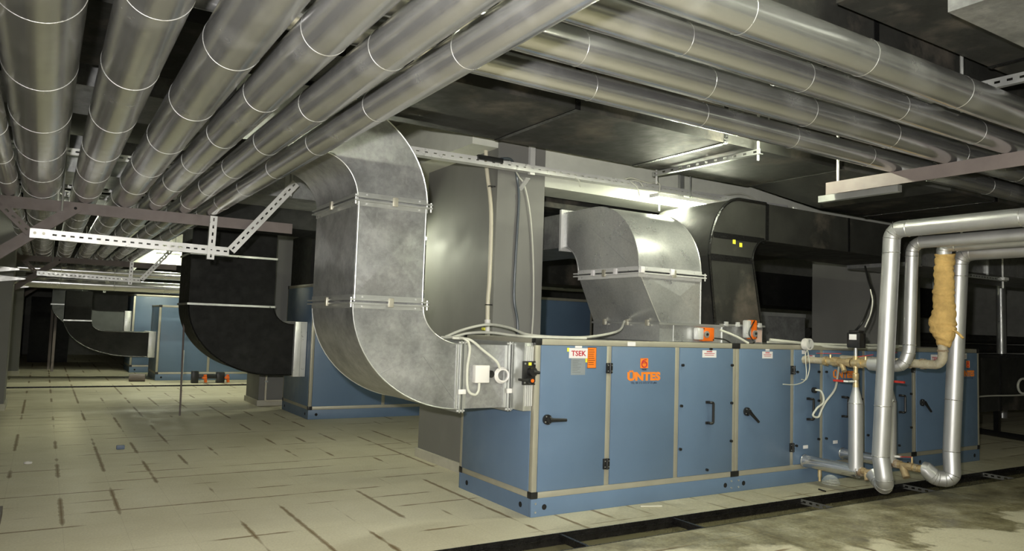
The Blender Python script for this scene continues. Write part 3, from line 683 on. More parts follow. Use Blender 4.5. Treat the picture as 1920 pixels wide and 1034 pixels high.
# ================================================================== PIPE TRAPEZES
def trapeze(Y, lab, dz=0):
    t = thing('pipe_support', lab, 'pipe support', (-2.8, Y, 2.48), 'steel pipe supports')
    MB().box(WL, -1.2, Y-.004, Y+.004, 2.49, 2.6).box(WL, -1.2, Y+.004, Y+.09, 2.592, 2.6).build('beam', 'primer', t)
    MB().obox((-3.27, Y-.012, 2.58), (-4.45, Y-.012, 1.62), .008, .1, (0, 1, 0)).build('brace', 'primer', t) if 0 else None
    b = MB(); d = Vector((-1.18, 0, -.98)).normalized(); n_ = Vector((-d.z, 0, d.x))
    p, q = Vector((-3.25, Y-.014, 2.56)), Vector((-4.75, Y-.014, 2.56-1.5*.83))
    b.obox(p, q, .1, .008, (0, 1, 0)).obox(p+n_*.046+Vector((0, .03, 0)), q+n_*.046+Vector((0, .03, 0)), .008, .06, (0, 1, 0))
    b.build('brace', 'primer', t)
    MB().cyl((-3.27, Y-.02, 2.54), (-3.27, Y-.016, 2.54), .014, 10).build('bolt_hole', 'hole', t)
    slotted(MB(), (-3.46, Y-.06, 2.265), (-1.86, Y-.06, 2.235), .088, (0, 0, 1), .06, (0, 1, 0)).build('slotted_channel', 'galv_white', t)
    MB().box(-3.62, -3.46, Y-.058, Y-.05, 2.225, 2.312).build('joint_plate', 'zinc', t)
    for x in (-3.58, -3.51): MB().cyl((x, Y-.07, 2.27), (x, Y-.058, 2.27), .014, 8).build('bolt', 'frame', t)
    slotted(MB(), (-3.62, Y-.05, 2.27), (-4.1, Y-.05, 2.75), .07, (0, 0, 1), .04, (0, 1, 0)).build('slotted_brace', 'primer', t)
    slotted(MB(), (-1.84, Y-.056, 2.25), (-1.2, Y-.056, 3.05), .088, (0, 0, 1), .05, (0, 1, 0)).build('slotted_brace', 'galv_white', t)
    slotted(MB(), (-2.04, Y-.075, 2.14), (-2.03, Y-.075, 2.592), .068, (1, 0, 0), .05, (0, 1, 0)).build('slotted_post', 'galv_white', t)
    MB().cyl((-1.24, Y-.03, 2.9), (-1.24, Y-.03, ZC), .01, 8).cyl((-3.38, Y-.03, 2.5), (-3.38, Y-.03, ZC), .01, 8).build('hanger_rod', 'zinc', t)
    return t
trapeze(3.1, 'nearest trapeze support of brown beam and bright slotted bars under the lengthwise pipes')
trapeze(11.6, 'middle trapeze support with bright slotted bars farther along the lengthwise pipes')
trapeze(19.0, 'farthest trapeze support at the left, by the far dark column')
# wedge-shaped wall arms
BRK = ((6.6, -3.77, 2.09, 0), (8.82, -3.74, 2.05, 0), (12.2, -3.735, 2.02, 0))
for k, (y, xt, zt, h) in enumerate(BRK):
    m_ = MB()
    m_.prism([(WL, zt+.09), (WL, zt-.16), (xt, zt-.01), (xt, zt+.01)], lambda p: (p[0], y, p[1]), lambda p: (p[0], y+.04, p[1]))
    o = m_.build('wall_bracket', 'galv_white'); tag(o, ('nearest', 'middle', 'farthest')[k]+' bright wedge-shaped bracket sticking out from the left wall', 'bracket', 'wedge brackets on the left wall')
# right support beam
t = thing('pipe_support', 'brown steel beam carrying the crosswise pipes above the upright silver pipes', 'pipe support', (2.55, -2, 2.83), 'steel pipe supports')
MB().box(2.5, 2.508, -4.2, -.93, 2.84, 2.95).box(2.508, 2.59, -4.2, -.93, 2.942, 2.95).build('beam', 'primer', t)
MB().box(2.6, 2.66, -1.55, -.78, 2.80, 2.86).build('channel', 'zinc', t)
MB().cyl((2.55, -1.02, 2.9), (2.55, -1.02, ZC), .012, 10).cyl((2.55, -3.9, 2.9), (2.55, -3.9, ZC), .012, 10).build('hanger_rod', 'galv_white', t)
# top right perforated strip
t = thing('duct_hanger', 'grey perforated angle under the black ceiling duct at the upper right', 'hanger', (1.9, -2.7, 3.2))
slotted(MB(), (1.68, -2.2, 3.24), (1.72, -3.16, 3.24), .06, (0, 0, 1), .04, (1, 0, 0)).build('slotted_bar', 'zinc', t)
for y, zt in ((-3.12, 3.42), (-2.52, ZC)): MB().cyl((1.73, y, 3.1), (1.73, y, zt), .012, 10).build('threaded_rod', 'zinc', t)

# ================================================================== CEILING DUCTS
def cduct(name, mat, lab, x0, x1, y0, y1, z0, z1, seams=(), smat='tape', axis=0):
    t = thing(name, lab, 'duct', ((x0+x1)/2, (y0+y1)/2, z0))
    MB().box(x0, x1, y0, y1, z0, z1).build('duct_body', mat, t)
    for s in seams:
        e = .006
        if axis == 0: MB().box(s-.025, s+.025, y0-e, y1+e, z0-e, z1+e).build('seam_tape' if smat == 'tape' else 'flange', smat, t)
        else: MB().box(x0-e, x1+e, s-.025, s+.025, z0-e, z1+e).build('seam_tape' if smat == 'tape' else 'flange', smat, t)
    if z0 > 1.9:
        for X in (x0+.25, x1-.25): MB().cyl((X, (y0+y1)/2, z1-.005), (X, (y0+y1)/2, ZC), .01, 8).build('hanger_rod', 'zinc', t)
    return t
cduct('insulated_duct', 'black', 'wide flat black ceiling duct above the front unit and hood', -4.6, 3.5, -.42, .84, 3.3, 3.75, (-1.9, .05, 1.75))
cduct('insulated_duct', 'black', 'lower black ceiling duct on the right behind the brown beam', 4.2, 12, -1.15, .36, 3.06, 3.6, (5.1, 7))
low_duct = [o for o in C.objects if o.name.startswith('insulated_duct') and o.parent is None and 'lower black ceiling' in o['label']][0]
MB().loft([[(3.53, -.42, 3.3), (3.53, .8, 3.3), (3.53, .8, 3.74), (3.53, -.42, 3.74)], [(4.2, -1.15, 3.06), (4.2, .36, 3.06), (4.2, .36, 3.6), (4.2, -1.15, 3.6)]]).build('sloped_end', 'black', low_duct)
cduct('insulated_duct', 'black', 'black ceiling duct at the upper right above the thickest crosswise pipe', -2.6, 9, -2.42, -1.3, 3.36, 3.85, (.9, 3.4))
cduct('insulated_duct', 'black', 'second black duct beside it at the top right edge', .2, 9, -3.6, -2.62, 3.42, 3.85, (1.9,))
cduct('galvanised_duct', 'galv', 'short bare metal duct in the very top right corner', .3, 2.4, -4.4, -3.18, 3.2, 3.36, (), 'zinc')
cduct('galvanised_duct', 'galv', 'dusty galvanised duct left of the big riser, beyond the row of pipes', -4.5, .02, 3.6, 4.5, 2.97, 3.35, (-1.15,), 'zinc')
cduct('insulated_duct', 'black_matt', 'black duct under the dusty galvanised one behind the pipes', -2.0, -.1, 4.75, 5.7, 2.75, 3.05, (), 'zinc')
cduct('galvanised_duct', 'galv', 'galvanised duct above the pipes before the first support', -4.6, -1.0, 1.5, 2.5, 3.32, 3.7, (-3, -2), 'zinc')
cduct('galvanised_duct', 'galv', 'galvanised duct crossing above the pipes nearest overhead', -4.6, -1.3, -1.1, -.62, 3.32, 3.7, (-3.3,), 'galv_white')
cduct('insulated_duct', 'black', 'black duct crossing high above the pipes between the supports', -4.6, .03, 5.9, 6.35, 3.1, 3.6, (-2,))
cduct('galvanised_duct', 'galv', 'galvanised duct crossing above the pipes past the first support', -3.82, -.2, 7.9, 9.2, 3.2, 3.6, (-3, -1.5), 'zinc')
cduct('insulated_duct', 'black', 'black duct far back above the pipes', -4.6, 2, 10, 11.2, 3.2, 3.6, (-2,))
for k, (y, z) in enumerate(((2.75, 3.02), (4.75, 3.0), (5.5, 3.0), (7.4, 3.02))):
    o = MB(); slotted(o, (-4.4, y, z), (-1.9, y, z), .06, (0, 0, 1), .05, (0, 1, 0))
    for x in (-4.2, -3.37, -2.15): o.cyl((x, y+.03, z), (x, y+.03, ZC), .008, 8)
    o = o.build('slotted_rail', 'galv_white'); tag(o, ('first', 'second', 'third', 'last')[k]+' bright slotted rail hung crosswise just above the pipe row', 'rail', 'slotted rails above the pipes')
# ducts further back
cduct('insulated_duct', 'black', 'black duct behind the hood running over the second blue unit', .6, 10, 6.9, 7.9, 2.42, 2.95, (2, 4, 6))
cduct('insulated_duct', 'black_matt', 'black duct standing on the end of the second blue unit', .16, .58, 6.85, 7.95, 2.14, 2.96, ())
cduct('insulated_duct', 'black_matt', 'low black box added to darken the background right of the black drop', 4.3, 13, 3.2, 4.2, 2.05, 2.6, (6, 8))  # added box, its black stands for the dark background here
cduct('insulated_duct', 'black', 'black duct seen below the pale beam left of the hood', .97, 6, 2.2, 3.2, 3.0, 3.5, (2.4,))
t = thing('plenum_box', 'galvanised plenum box standing behind the front unit left of the far column', 'duct', (6.5, 3, 0))
MB().box(5.75, 7.3, 2.85, 3.1, 0, 1.9).build('duct_body', 'galv', t)
MB().box(5.72, 7.3, 2.83, 2.85, 1.86, 1.92).box(5.72, 5.76, 2.83, 2.85, 0, 1.86).build('flange', 'zinc', t)
pyramid(t, 'galv', [(5.78, 2.85, .1), (7.28, 2.85, .1), (7.28, 2.85, 1.86), (5.78, 2.85, 1.86)], (6.5, 2.8, 1.4))

# ================================================================== BLACK ELBOW OF THE SECOND UNIT, AND THE FAR ELBOWS
def black_elbow(lab, x0, xr, x1, y0, y1, zb, zt, zf, ztop, mat='black_matt', rin=.3):
    """outlet at x1 between zb and zt, riser between x0 and xr, flange at height zf"""
    t = thing('insulated_duct', lab, 'duct', ((x0+xr)/2, (y0+y1)/2, zb))
    inn = [(x1, zt)]+arc(xr+rin, zf, rin, zf-zt, 270, 180, 14); out = [(x1, zb)]+arc(x1-.3 if x1-.3 > x0 else x1, zf, max(.1, x1-.3-x0), zf-zb, 270, 180, 22)
    MB().duct(resample(inn, 28), resample(out, 28), 1, y0, y1).build('elbow', mat, t)
    MB().box(x0, xr, y0, y1, zf+.005, ztop).build('riser', mat, t)
    f = MB()
    for (a, b, c_, d) in ((x0-.02, xr+.02, y0-.02, y0), (x0-.02, x0, y0, y1)): f.box(a, b, c_, d, zf-.015, zf+.015)
    f.build('flange', 'zinc', t)
    if ztop < 2.3: MB().cyl((-2.705, y1-.1, ztop-.01), (-2.705, y1-.1, ZC), .008, 8).build('hanger_rod', 'zinc', t)
    if ztop > zf+.7:
        f = MB().box(x0-.02, xr+.02, y0-.02, y0, zf+.735, zf+.765).box(x0-.02, x0, y0, y1, zf+.735, zf+.765); f.build('flange', 'zinc', t)
    for cv, r_ in ((out, .014), (inn, .01)): MB().tube([(a, y0-.003, b) for a, b in resample(cv, 24)], r_, 6).build('tape', 'tape', t)
    return t
black_elbow('big black insulated duct elbow on the end of the second blue unit', -1.66, -.42, -.09, 6.75, 7.7, .68, 1.47, 1.735, 2.95)
t = thing('intake_damper', 'pale damper frame between the big black elbow and the second unit', 'damper', (0, 7.2, .66))
MB().box(-.075, .118, 6.72, 7.74, .65, 1.52, .006).build('damper_frame', 'galv_white', t)
MB().box(.02, .028, 6.712, 6.722, .66, 1.51).build('rib', 'zinc', t)
black_elbow('black duct elbow hanging far back, joining the lower far unit', -3.05, -2.52, -1.3, 14.75, 15.7, .55, 1.13, 1.37, 2.05, rin=.32)
t = thing('intake_damper', 'pale damper frame on the end of the lower far unit', 'damper', (-1.2, 15.2, .55))
MB().box(-1.29, -1.13, 14.72, 15.73, .53, 1.15, .006).build('damper_frame', 'galv_white', t)
black_elbow('grey sheet-metal elbow behind the far hanging black duct', -3.3, -2.5, -1.62, 17.5, 18.6, 1.0, 1.62, 1.75, 2.6, 'dull_sheet', .3)
t = thing('intake_damper', 'pale damper frame on the end of the farthest unit', 'damper', (-1.5, 18, 1.0))
MB().box(-1.61, -1.44, 17.46, 18.6, .98, 1.64, .006).build('damper_frame', 'galv_white', t)
o = MB().box(-3.8, -2.75, 22, 23.2, 0, 2.0).build('insulated_plenum', 'black_matt'); tag(o, 'big black plenum box on the floor at the far left end', 'duct')
# odds and ends on the floor far away
o = MB().tube([(-1.575, 7.469, .01), (-1.6, 7.5, 1.9)], .014, 10).build('steel_rod', 'primer'); tag(o, 'thin steel rod leaning upright in front of the black elbow', 'rod')
for k, (x, y) in enumerate(((-3.185, 17.8), (-3.26, 18.6))):
    o = MB().box(x-.03, x+.03, y-.03, y+.03, 0, 2.25).build('prop_post', 'primer'); tag(o, ('nearer', 'farther')[k]+' of two thin posts at the far left before the black plenum', 'post')
o = MB().cyl((-1.68, 14.3, .09), (-1.36, 14.25, .09), .09, 24).ring((-1.68, 14.3, .09), (1, -.15, 0), .075, .014, 24).build('pipe_offcut', 'primer'); tag(o, 'short brown pipe offcut lying on the floor near the lower far unit', 'pipe offcut')
t = thing('drain_pump', 'dark little pump with orange valves on the floor behind the steel rod', 'pump', (.0, 13.9, 0))
MB().box(-.45, -.3, 13.6, 13.75, 0, .28, .01).box(.1, .28, 13.6, 13.75, 0, .25, .01).box(-.3, .1, 13.62, 13.73, .1, .2, .01).build('pump_body', 'plastic_black', t)
for x in (-.15, .35): MB().cyl((x, 13.55, .02), (x-.02, 13.55, .2), .035, 12).box(x-.08, x+.02, 13.5, 13.6, .1, .15, .01).build('valve', 'orange', t)
o = MB().cyl((-.62, 13.9, 0), (-.62, 13.9, .75), .02, 10).build('drain_pipe', 'white_plastic'); tag(o, 'thin white upright drain pipe at the foot of the lower far unit', 'pipe')
t = thing('conduit', 'thin pale conduit at the foot of the dark column behind the second unit', 'conduit', (-.02, 8.5, 0))
MB().tube(rounded([(-.02, 8.55, 1.2), (-.02, 8.55, .09), (.3, 8.55, .09)], .03), .018, 10).build('tube', 'conduit', t)
MB().box(-.045, .005, 8.52, 8.6, .42, .45).build('clip', 'zinc', t)
o = MB().box(-2.66, -2.575, 4.55, 4.6, 0, .045, .006).build('blue_block', simple('grey_blue_block', (.1, .13, .19), .5)); tag(o, 'tiny grey-blue block lying on the floor left of the second unit', 'block')
o = MB().ring((-3.5, 3.94, .012), (0, 0, 1), .028, .011, 20, 8).build('washer_ring', 'white_plastic'); tag(o, 'tiny white ring lying on the floor at the far left', 'ring')
o = MB().box(-4.3, -3.63, -.6, 1.75, 0, .07, .004).build('floor_plate', 'primer'); tag(o, 'flat brown plate on the floor at the lower left edge', 'plate')
o = MB().tube([(1.09, -.1, .008), (1.28, -.17, .008)], .008, 8).build('wood_stick', 'skirt'); tag(o, 'pale little stick on the floor before the front unit', 'stick')

# ================================================================== COLUMN SERVICES AND CABLE TRAY
t = thing('conduit', 'cream conduit running up the dark side of the big column', 'conduit', (.31, 1.5, 1.4))
pp = [at(0, .31, x, y) for x, y in ((911, 282), (913, 320), (919, 370), (921, 420), (918, 520), (915, 560), (914, 600))]
MB().tube(spline(pp, 6), .021, 14).build('tube', 'conduit', t)
a = at(0, .31, 914, 600); b = at(0, .31, 914, 634)
MB().tube([a, a+(b-a)*.25, a+(b-a)*.3, b], [.03, .03, .024, .024], 14).build('socket', 'white_plastic', t)
for x, y in ((920, 350), (914, 572)):
    q = at(0, .31, x, y); MB().ring(q, (0, 0, 1), .026, .006, 20, 6).box(q.x, q.x+.04, q.y-.03, q.y-.02, q.z-.006, q.z+.006).build('clip', 'plastic_black', t)
q = at(0, .29, 905, 617); MB().cyl(q, q+Vector((0, -.05, 0)), .016, 10).build('drain_cock', 'yellow', t)
def cable(lab, pts, r, mat, cat='cable'):
    o = MB().tube(spline(pts, 8), r, 8).build('cable', mat); return tag(o, lab, cat)
cable('dark grey cable hanging down the front of the big column', [at(1, 1.14, 938, 298), at(1, 1.13, 958, 300)]+[at(1, 1.29, x, y) for x, y in ((968, 325), (973, 370), (970, 430), (966, 500), (964, 560), (970, 600), (971, 630))], .014, 'cable_dark')
cable('thin white cable hanging down the front of the big column', [at(1, 1.14, 956, 300)]+[at(1, 1.285, x, y) for x, y in ((972, 330), (984, 350), (995, 410), (1000, 500), (1000, 580), (997, 632))], .008, 'cable_white')
t = thing('cable_tray', 'bright slotted cable tray running right along the pale beam from the column', 'cable tray', (2, 1.15, 3.1))
slotted(MB(), (-.95, 1.12, 3.14), (4.6, 1.12, 3.2), .07, (0, 0, 1), .1, (0, 1, 0), .09, .03, .01).build('tray_rail', 'galv_white', t)
for x, dz in ((.66, 0), (2.75, 0)):
    MB().box(x-.03, x+.03, 1.14, 1.18, 3.1, ZC-.02).build('hanger_post', 'galv_white' if x < 1 else 'zinc', t)
MB().obox((.62, 1.16, 3.06), (.62, 1.31, 2.96), .05, .012).build('bracket', 'galv_white', t)
for i, (x0, y0, x1, y1) in enumerate(((1186, 338, 1206, 350), (1182, 340, 1200, 368), (1078, 334, 1087, 350))):
    MB().tube(spline([at(1, 1.1, x0, y0), at(1, 1.08, (x0+x1)/2+3, (y0+y1)/2-3), at(1, 1.07, x1, y1)], 5), .007, 6).build('cable_tie', 'cable_white', t)
MB().box(-.0, .28, 1.09, 1.13, 3.155, 3.2).build('cable_bundle', 'cable_black', t)
cable('white cable drooping from the tray to the batten light', [at(1, 1.1, x, y) for x, y in ((1172, 336), (1185, 334), (1215, 343), (1236, 344), (1236, 365), (1236, 396))], .009, 'cable_white')
cable('white cable arching over the black duct right of the light', [at(1, 1.2, x, y) for x, y in ((1333, 388), (1350, 370), (1375, 364), (1400, 366), (1430, 384))], .009, 'cable_white')
t = thing('duct_hanger', 'slotted strip with rods under the wide black ceiling duct', 'hanger', (2.0, .2, 3.25))
slotted(MB(), (2.06, .9, 3.26), (2.1, -.52, 3.26), .045, (0, 0, 1), .045, (1, 0, 0), .11, .04, .02).build('slotted_bar', 'zinc', t)
MB().cyl((2.12, -.48, 3.18), (2.12, -.48, ZC), .012, 10).cyl((2.1, .87, 3.15), (2.1, .87, ZC), .012, 10).build('threaded_rod', 'galv_white', t)
t = thing('duct_hanger', 'bright white corner bracket hanging above the black run', 'hanger', (3.9, .6, 2.95))
MB().box(3.92, 3.98, .5, .506, 2.955, 3.06).box(3.92, 4.5, .5, .506, 2.955, 3.0).build('bracket', 'galv_white', t)
MB().cyl((3.95, .53, 3.0), (3.95, .53, 3.07), .01, 8).build('threaded_rod', 'zinc', t)
# cables over the top of the front unit
cable('white cable arching from the duct elbow over the intake to the hood', [at(1, .9, 835, 632), at(1, .9, 870, 618), at(1, .9, 915, 609), at(1, .6, 955, 615), at(1, .3, 990, 628), (.35, .15, 1.47), (.8, .3, 1.48), (1.25, .45, 1.54), (1.46, .6, 1.64)], .012, 'cable_white')
cable('second white cable lying on the intake box', [at(1, .8, 850, 632), at(1, .8, 880, 625), at(1, .6, 920, 624), at(1, .4, 960, 629), (.1, .2, 1.468), (.6, .1, 1.468)], .011, 'cable_white')
cable('bundle of white cables along the top of the front unit right of the dampers', [(3.05, .12, 1.5), (3.2, .06, 1.49), (3.4, .04, 1.478), (3.65, .03, 1.46), (4.0, -.02, 1.44), (4.6, -.03, 1.44), (5.2, .0, 1.46)], .016, 'cable_white')
cable('white cable beside the bundle on the top edge of the front unit', [(3.05, .15, 1.475), (3.5, .05, 1.474), (4.0, .0, 1.47), (4.7, -.01, 1.475), (5.4, .04, 1.47)], .012, 'cable_white')

# ================================================================== COIL PIPEWORK (lines at X=3.45 and X=4.1)
XA, XB = 3.45, 4.1
def fit_axis(mb, x, y0, y1, z, r, collars=()):
    mb.cyl((x, y0, z), (x, y1, z), r, 18)
    for c_ in collars: mb.cyl((x, c_-.02, z), (x, c_+.02, z), r*1.35, 8)
    return mb
# upper line A
t = thing('coil_connection', 'rusty upper pipe with brass fittings leaving the unit behind the black actuator', 'pipe', (XA, -.35, 1.3))
fit_axis(MB(), XA, -.0, -.28, 1.3, .034, (-.02,)).build('pipe', 'scaly', t)
v = fit_axis(MB(), XA, -.26, -.38, 1.3, .037, (-.27, -.37)).build('ball_valve', 'brass', t)
MB().cyl((XA, -.32, 1.32), (XA, -.32, 1.37), .012, 10).build('valve_stem', 'brass', v)
MB().obox((XA, -.16, 1.375), (XA, -.44, 1.385), .02, .006).build('lever', 'red', v)
v = fit_axis(MB(), XA, -.39, -.56, 1.3, .036, (-.40, -.54)).cyl((XA, -.44, 1.3), (XA-.03, -.5, 1.21), .026, 14).build('strainer', 'bronze', t)
v = fit_axis(MB(), XA, -.57, -.64, 1.3, .042).cyl((XA, -.605, 1.25), (XA, -.605, 1.37), .03, 14).build('control_valve', 'brass', t)
MB().cyl((XA, -.605, 1.37), (XA, -.605, 1.45), .017, 12).build('spindle', 'zinc', v)
a = MB().box(XA-.055, XA+.055, -.68, -.54, 1.45, 1.60, .008).box(XA-.045, XA+.045, -.665, -.555, 1.6, 1.625, .006).build('actuator', 'plastic_black', t)
MB().box(XA-.059, XA-.055, -.65, -.57, 1.53, 1.585).build('label_plate', 'label_white', a)
v = fit_axis(MB(), XA, -.65, -.76, 1.3, .037, (-.66, -.75)).build('ball_valve', 'brass', t)
MB().cyl((XA, -.71, 1.32), (XA, -.71, 1.37), .012, 10).build('valve_stem', 'brass', v)
MB().obox((XA, -.62, 1.36), (XA, -.79, 1.39), .02, .006).build('lever', 'red', v)
cable('black cable rising from the black valve actuator to the duct above', [(XA, -.6, 1.62)]+[at(0, XA+.15*k, x, y) for k, (x, y) in enumerate(((1617, 605), (1626, 585), (1633, 563), (1634, 545), (1628, 525), (1622, 500)))], .011, 'cable_black')
cable('thin white cable beside the black one above the valve actuator', [at(0, XA+.2, x, y) for x, y in ((1622, 614), (1632, 590), (1636, 565), (1632, 543))], .006, 'cable_white')
# branch down from the control valve: brass valve, cone, bypass
def bypass(x, y, zb, sgn, lab):
    t = thing('bypass_pipe', lab, 'pipe', (x, y, .3))
    v = MB().tube([(x, y, 1.25), (x, y, 1.2), (x, y, 1.19), (x, y, 1.14), (x, y, 1.13), (x, y, 1.06)], [.022, .022, .03, .03, .024, .03], 14).build('ball_valve', 'brass', t)
    MB().tube([(x-.02, y, 1.115), (x-.05, y+.045*sgn, 1.113)], .012, 8).build('lever_neck', 'zinc', v)
    MB().obox((x-.05, y+.045*sgn, 1.113), (x-.06, y+.09*sgn, 1.113), .02, .016).build('lever_shank', 'white_plastic', v)
    MB().obox((x-.06, y+.09*sgn, 1.113), (x-.065, y+.2*sgn, 1.113), .028, .022).build('lever', 'red', v)
    MB().tube([(x, y, 1.06), (x, y, .9)], [.028, .068], 32).build('cone', 'pipeZ', t)
    MB().cyl((x, y, .9), (x, y, zb), .068, 36).build('jacket', 'pipeZ', t)
    MB().ring((x, y, .9), (0, 0, 1), .068, .004, 36, 6).build('seam_band', 'seam', t)
bypass(XA, -.605, .245, 1, 'silver upright bypass pipe with cone top, in plain view left of the tall risers')
bypass(XB, -.56, .27, -1, 'second silver bypass pipe hidden behind the left tall riser, red handle to the right')
# lower manifold A
t = thing('header_pipe', 'capped silver header pipe low in front, below the bypass pipe', 'pipe', (XA, -.3, .16))
MB().cyl((XA, -.02, .235), (XA, -.645, .235), .064, 36).build('jacket', 'pipeY', t)
for y in (-.02, -.64): MB().ring((XA, y, .235), (0, 1, 0), .062, .007, 36, 8).build('end_band', 'seam', t)
MB().cyl((XA, -.2, .18), (XA, -.2, .10), .02, 12).cyl((XA, -.2, .1), (XA, -.2, .06), .014, 12).build('drain_cock', 'brass', t)
fit_axis(MB(), XA, -.65, -.68, .24, .045).build('rusty_neck', 'rust', t)
fit_axis(MB(), XA, -.68, -.8, .25, .024, (-.69, -.78)).cyl((XA, -.71, .25), (XA-.02, -.74, .17), .024, 12).build('strainer', 'bronze', t)
# lower line B
t = thing('header_pipe', 'second capped silver header pipe low behind the first, running to a rusty strainer', 'pipe', (XB, -.4, .2))
MB().cyl((XB, .0, .275), (XB, -.6, .275), .058, 36).build('jacket', 'pipeY', t)
for y in (-.02, -.595): MB().ring((XB, y, .275), (0, 1, 0), .057, .007, 36, 8).build('end_band', 'seam', t)
fit_axis(MB(), XB, -.46, -.66, .265, .034, (-.64,)).build('rusty_neck', 'rust', t)
fit_axis(MB(), XB, -.66, -.8, .262, .032, (-.67, -.79)).cyl((XB, -.7, .25), (XB-.03, -.76, .15), .036, 14).build('strainer', 'bronze', t)
fit_axis(MB(), XB, -.8, -.93, .258, .03, (-.84, -.9)).build('brass_joint', 'brass', t)
l_ = MB().obox((XB, -.68, .345), (XB, -.80, .36), .02, .007).build('lever', 'red', t)
MB().obox((XB, -.62, .34), (XB, -.68, .345), .03, .018).build('lever_grip', 'white_plastic', l_)
MB().cyl((XB, -.80, .28), (XB, -.80, .365), .009, 8).build('valve_stem', 'brass', t)
def gores(par, pts, r):
    k = 0
    for p_, q_, w_ in zip(pts, pts[1:], pts[2:]):
        if (q_-p_).angle(w_-q_, 0) > .04:
            k += 1
            if k % 4 == 2: MB().ring(q_, w_-p_, r, .0035, 32, 5).build('elbow_seam', 'seam', par)
# tall riser on line A
t = thing('jacketed_riser', 'tall silver jacketed riser, left of two, bent up from the floor header', 'pipe', (XA, -.9, .1))
XP = 3.28
pts = rounded([(XA, -.79, .25), (XA-.02, -.88, .175), (XP, -1.02, .17), (XP, -.972, .45), (XP, -1.09, 2.58), (XP, -6.5, 2.58)], .1, 12)
MB().tube(pts, .077, 40).build('jacket', 'pipeZ', t); gores(t, pts, .077)
for p_, ax_ in (((XP, -.972, .45), (0, 0, 1)), ((XP, -.998, .92), (0, 0, 1)), ((XP, -1.078, 2.36), (0, 0, 1)), ((XP, -1.25, 2.58), (0, 1, 0)), ((XP, -2.2, 2.58), (0, 1, 0))):
    MB().ring(p_, ax_, .077, .004, 40, 6).build('seam_band', 'seam', t)
# slim riser next to it, from the upper line A
t = thing('jacketed_riser', 'slimmer silver riser right beside the left tall one, turning into the unit', 'pipe', (XA+.05, -1.1, 1.2))
X2 = XA+.06
pts = [Vector((XA, -.77, 1.3))]+rounded([(XA, -.79, 1.3), (X2-.02, -1.07, 1.29), (X2, -1.115, 1.45), (X2, -1.15, 2.47), (X2, -6.5, 2.45)], .1, 10)
MB().tube(pts, .056, 32).build('jacket', 'pipeZ', t); gores(t, pts, .056)
for p_, ax_ in (((X2, -1.112, 1.42), (0, 0, 1)), ((X2, -1.118, 1.5), (0, 0, 1)), ((X2, -1.145, 2.34), (0, 0, 1))): MB().ring(p_, ax_, .056, .004, 32, 6).build('seam_band', 'seam', t)
MB().cyl((XA, -.96, 1.295), (XA, -.7601, 1.3), .066, 32).build('sleeve', 'pipeZ', t)
# upper line B with the rusty elbow and the wool
t = thing('rusty_riser', 'rusty pipe leaving the unit and rising into a yellow wool wrapping', 'pipe', (XB, -.8, 1.3))
XW = 4.03
pts = [Vector((XB, 0, 1.31))]+rounded([(XB, -.3, 1.31), (XB, -.7, 1.31), (XW, -1.15, 1.31), (XW, -1.15, 1.75), (XW, -1.17, 2.49), (XW, -6.5, 2.49)], .09, 10)
MB().tube(pts, .044, 20).build('pipe', 'scaly', t)
for y in (-.5, -.78, -.93): MB().cyl((XB-.02 if y < -.7 else XB, y-.02, 1.31), (XB-.02 if y < -.7 else XB, y+.02, 1.31), .055, 10).build('collar', 'rust', t)
v = MB().cyl((XB, -.6, 1.34), (XB, -.6, 1.4), .014, 10).build('valve_stem', 'brass', t)
MB().obox((XB, -.52, 1.4), (XB, -.64, 1.41), .022, .006).build('lever', 'red', t)
MB().cyl((XW, -1.15, 1.44), (XW, -1.15, 1.46), .052, 18).cyl((XW, -1.15, 1.5), (XW, -1.15, 1.52), .05, 18).build('collar', 'rust', t)
wb = []; rs = []
rnd = random.Random(3)
nb = 60; lump = [rnd.uniform(.75, 1.25) for _ in range(40)]
for k in range(nb+1):
    zz = 1.5+.9*k/nb; ph = (zz-1.5)/.068+.3*math.sin(zz*9); i_ = int(ph)
    base = .055+.042*min(1, (zz-1.5)/.12)+.02*math.exp(-((zz-1.70)/.09)**2)-.014*min(1, max(0, (zz-1.9)/.3))
    base += .006*max(0, (zz-2.33)/.07)
    wb.append((XW+.006*math.sin(zz*17), -1.155-.02*(zz-1.5)+.006*math.sin(zz*23), zz)); rs.append(base*(.9+.17*lump[i_]*abs(math.sin(math.pi*ph))**.6))
m_ = MB().tube(wb, rs, 28)
for v in m_.b.verts:
    n1 = math.sin(v.co.x*90+v.co.z*40)*math.cos(v.co.y*85-v.co.z*55); v.co.x += .003*n1; v.co.z += .009*math.sin(math.atan2(v.co.y+1.16, v.co.x-XW)*2+v.co.z*30)
m_.build('wool_wrapping', 'wool', t, 3.2)
MB().tube(spline([(XW-.02, -1.25, 1.66), (XW-.03, -1.31, 1.63), (XW-.03, -1.36, 1.58)], 5), [.012]*11, 6).build('loose_strand', 'wool', t)
jk = [Vector((XW, -1.168, 2.34))]+rounded([(XW, -1.168, 2.36), (XW, -1.17, 2.49), (XW, -6.4, 2.49)], .09, 10)
MB().tube(jk, .068, 32).build('jacket', 'pipeZ', t); gores(t, jk, .068)
for p_, ax_ in (((XW, -1.168, 2.355), (0, 0, 1)), ((XW, -1.29, 2.49), (0, 1, 0))): MB().ring(p_, ax_, .068, .004, 32, 6).build('seam_band', 'seam', t)
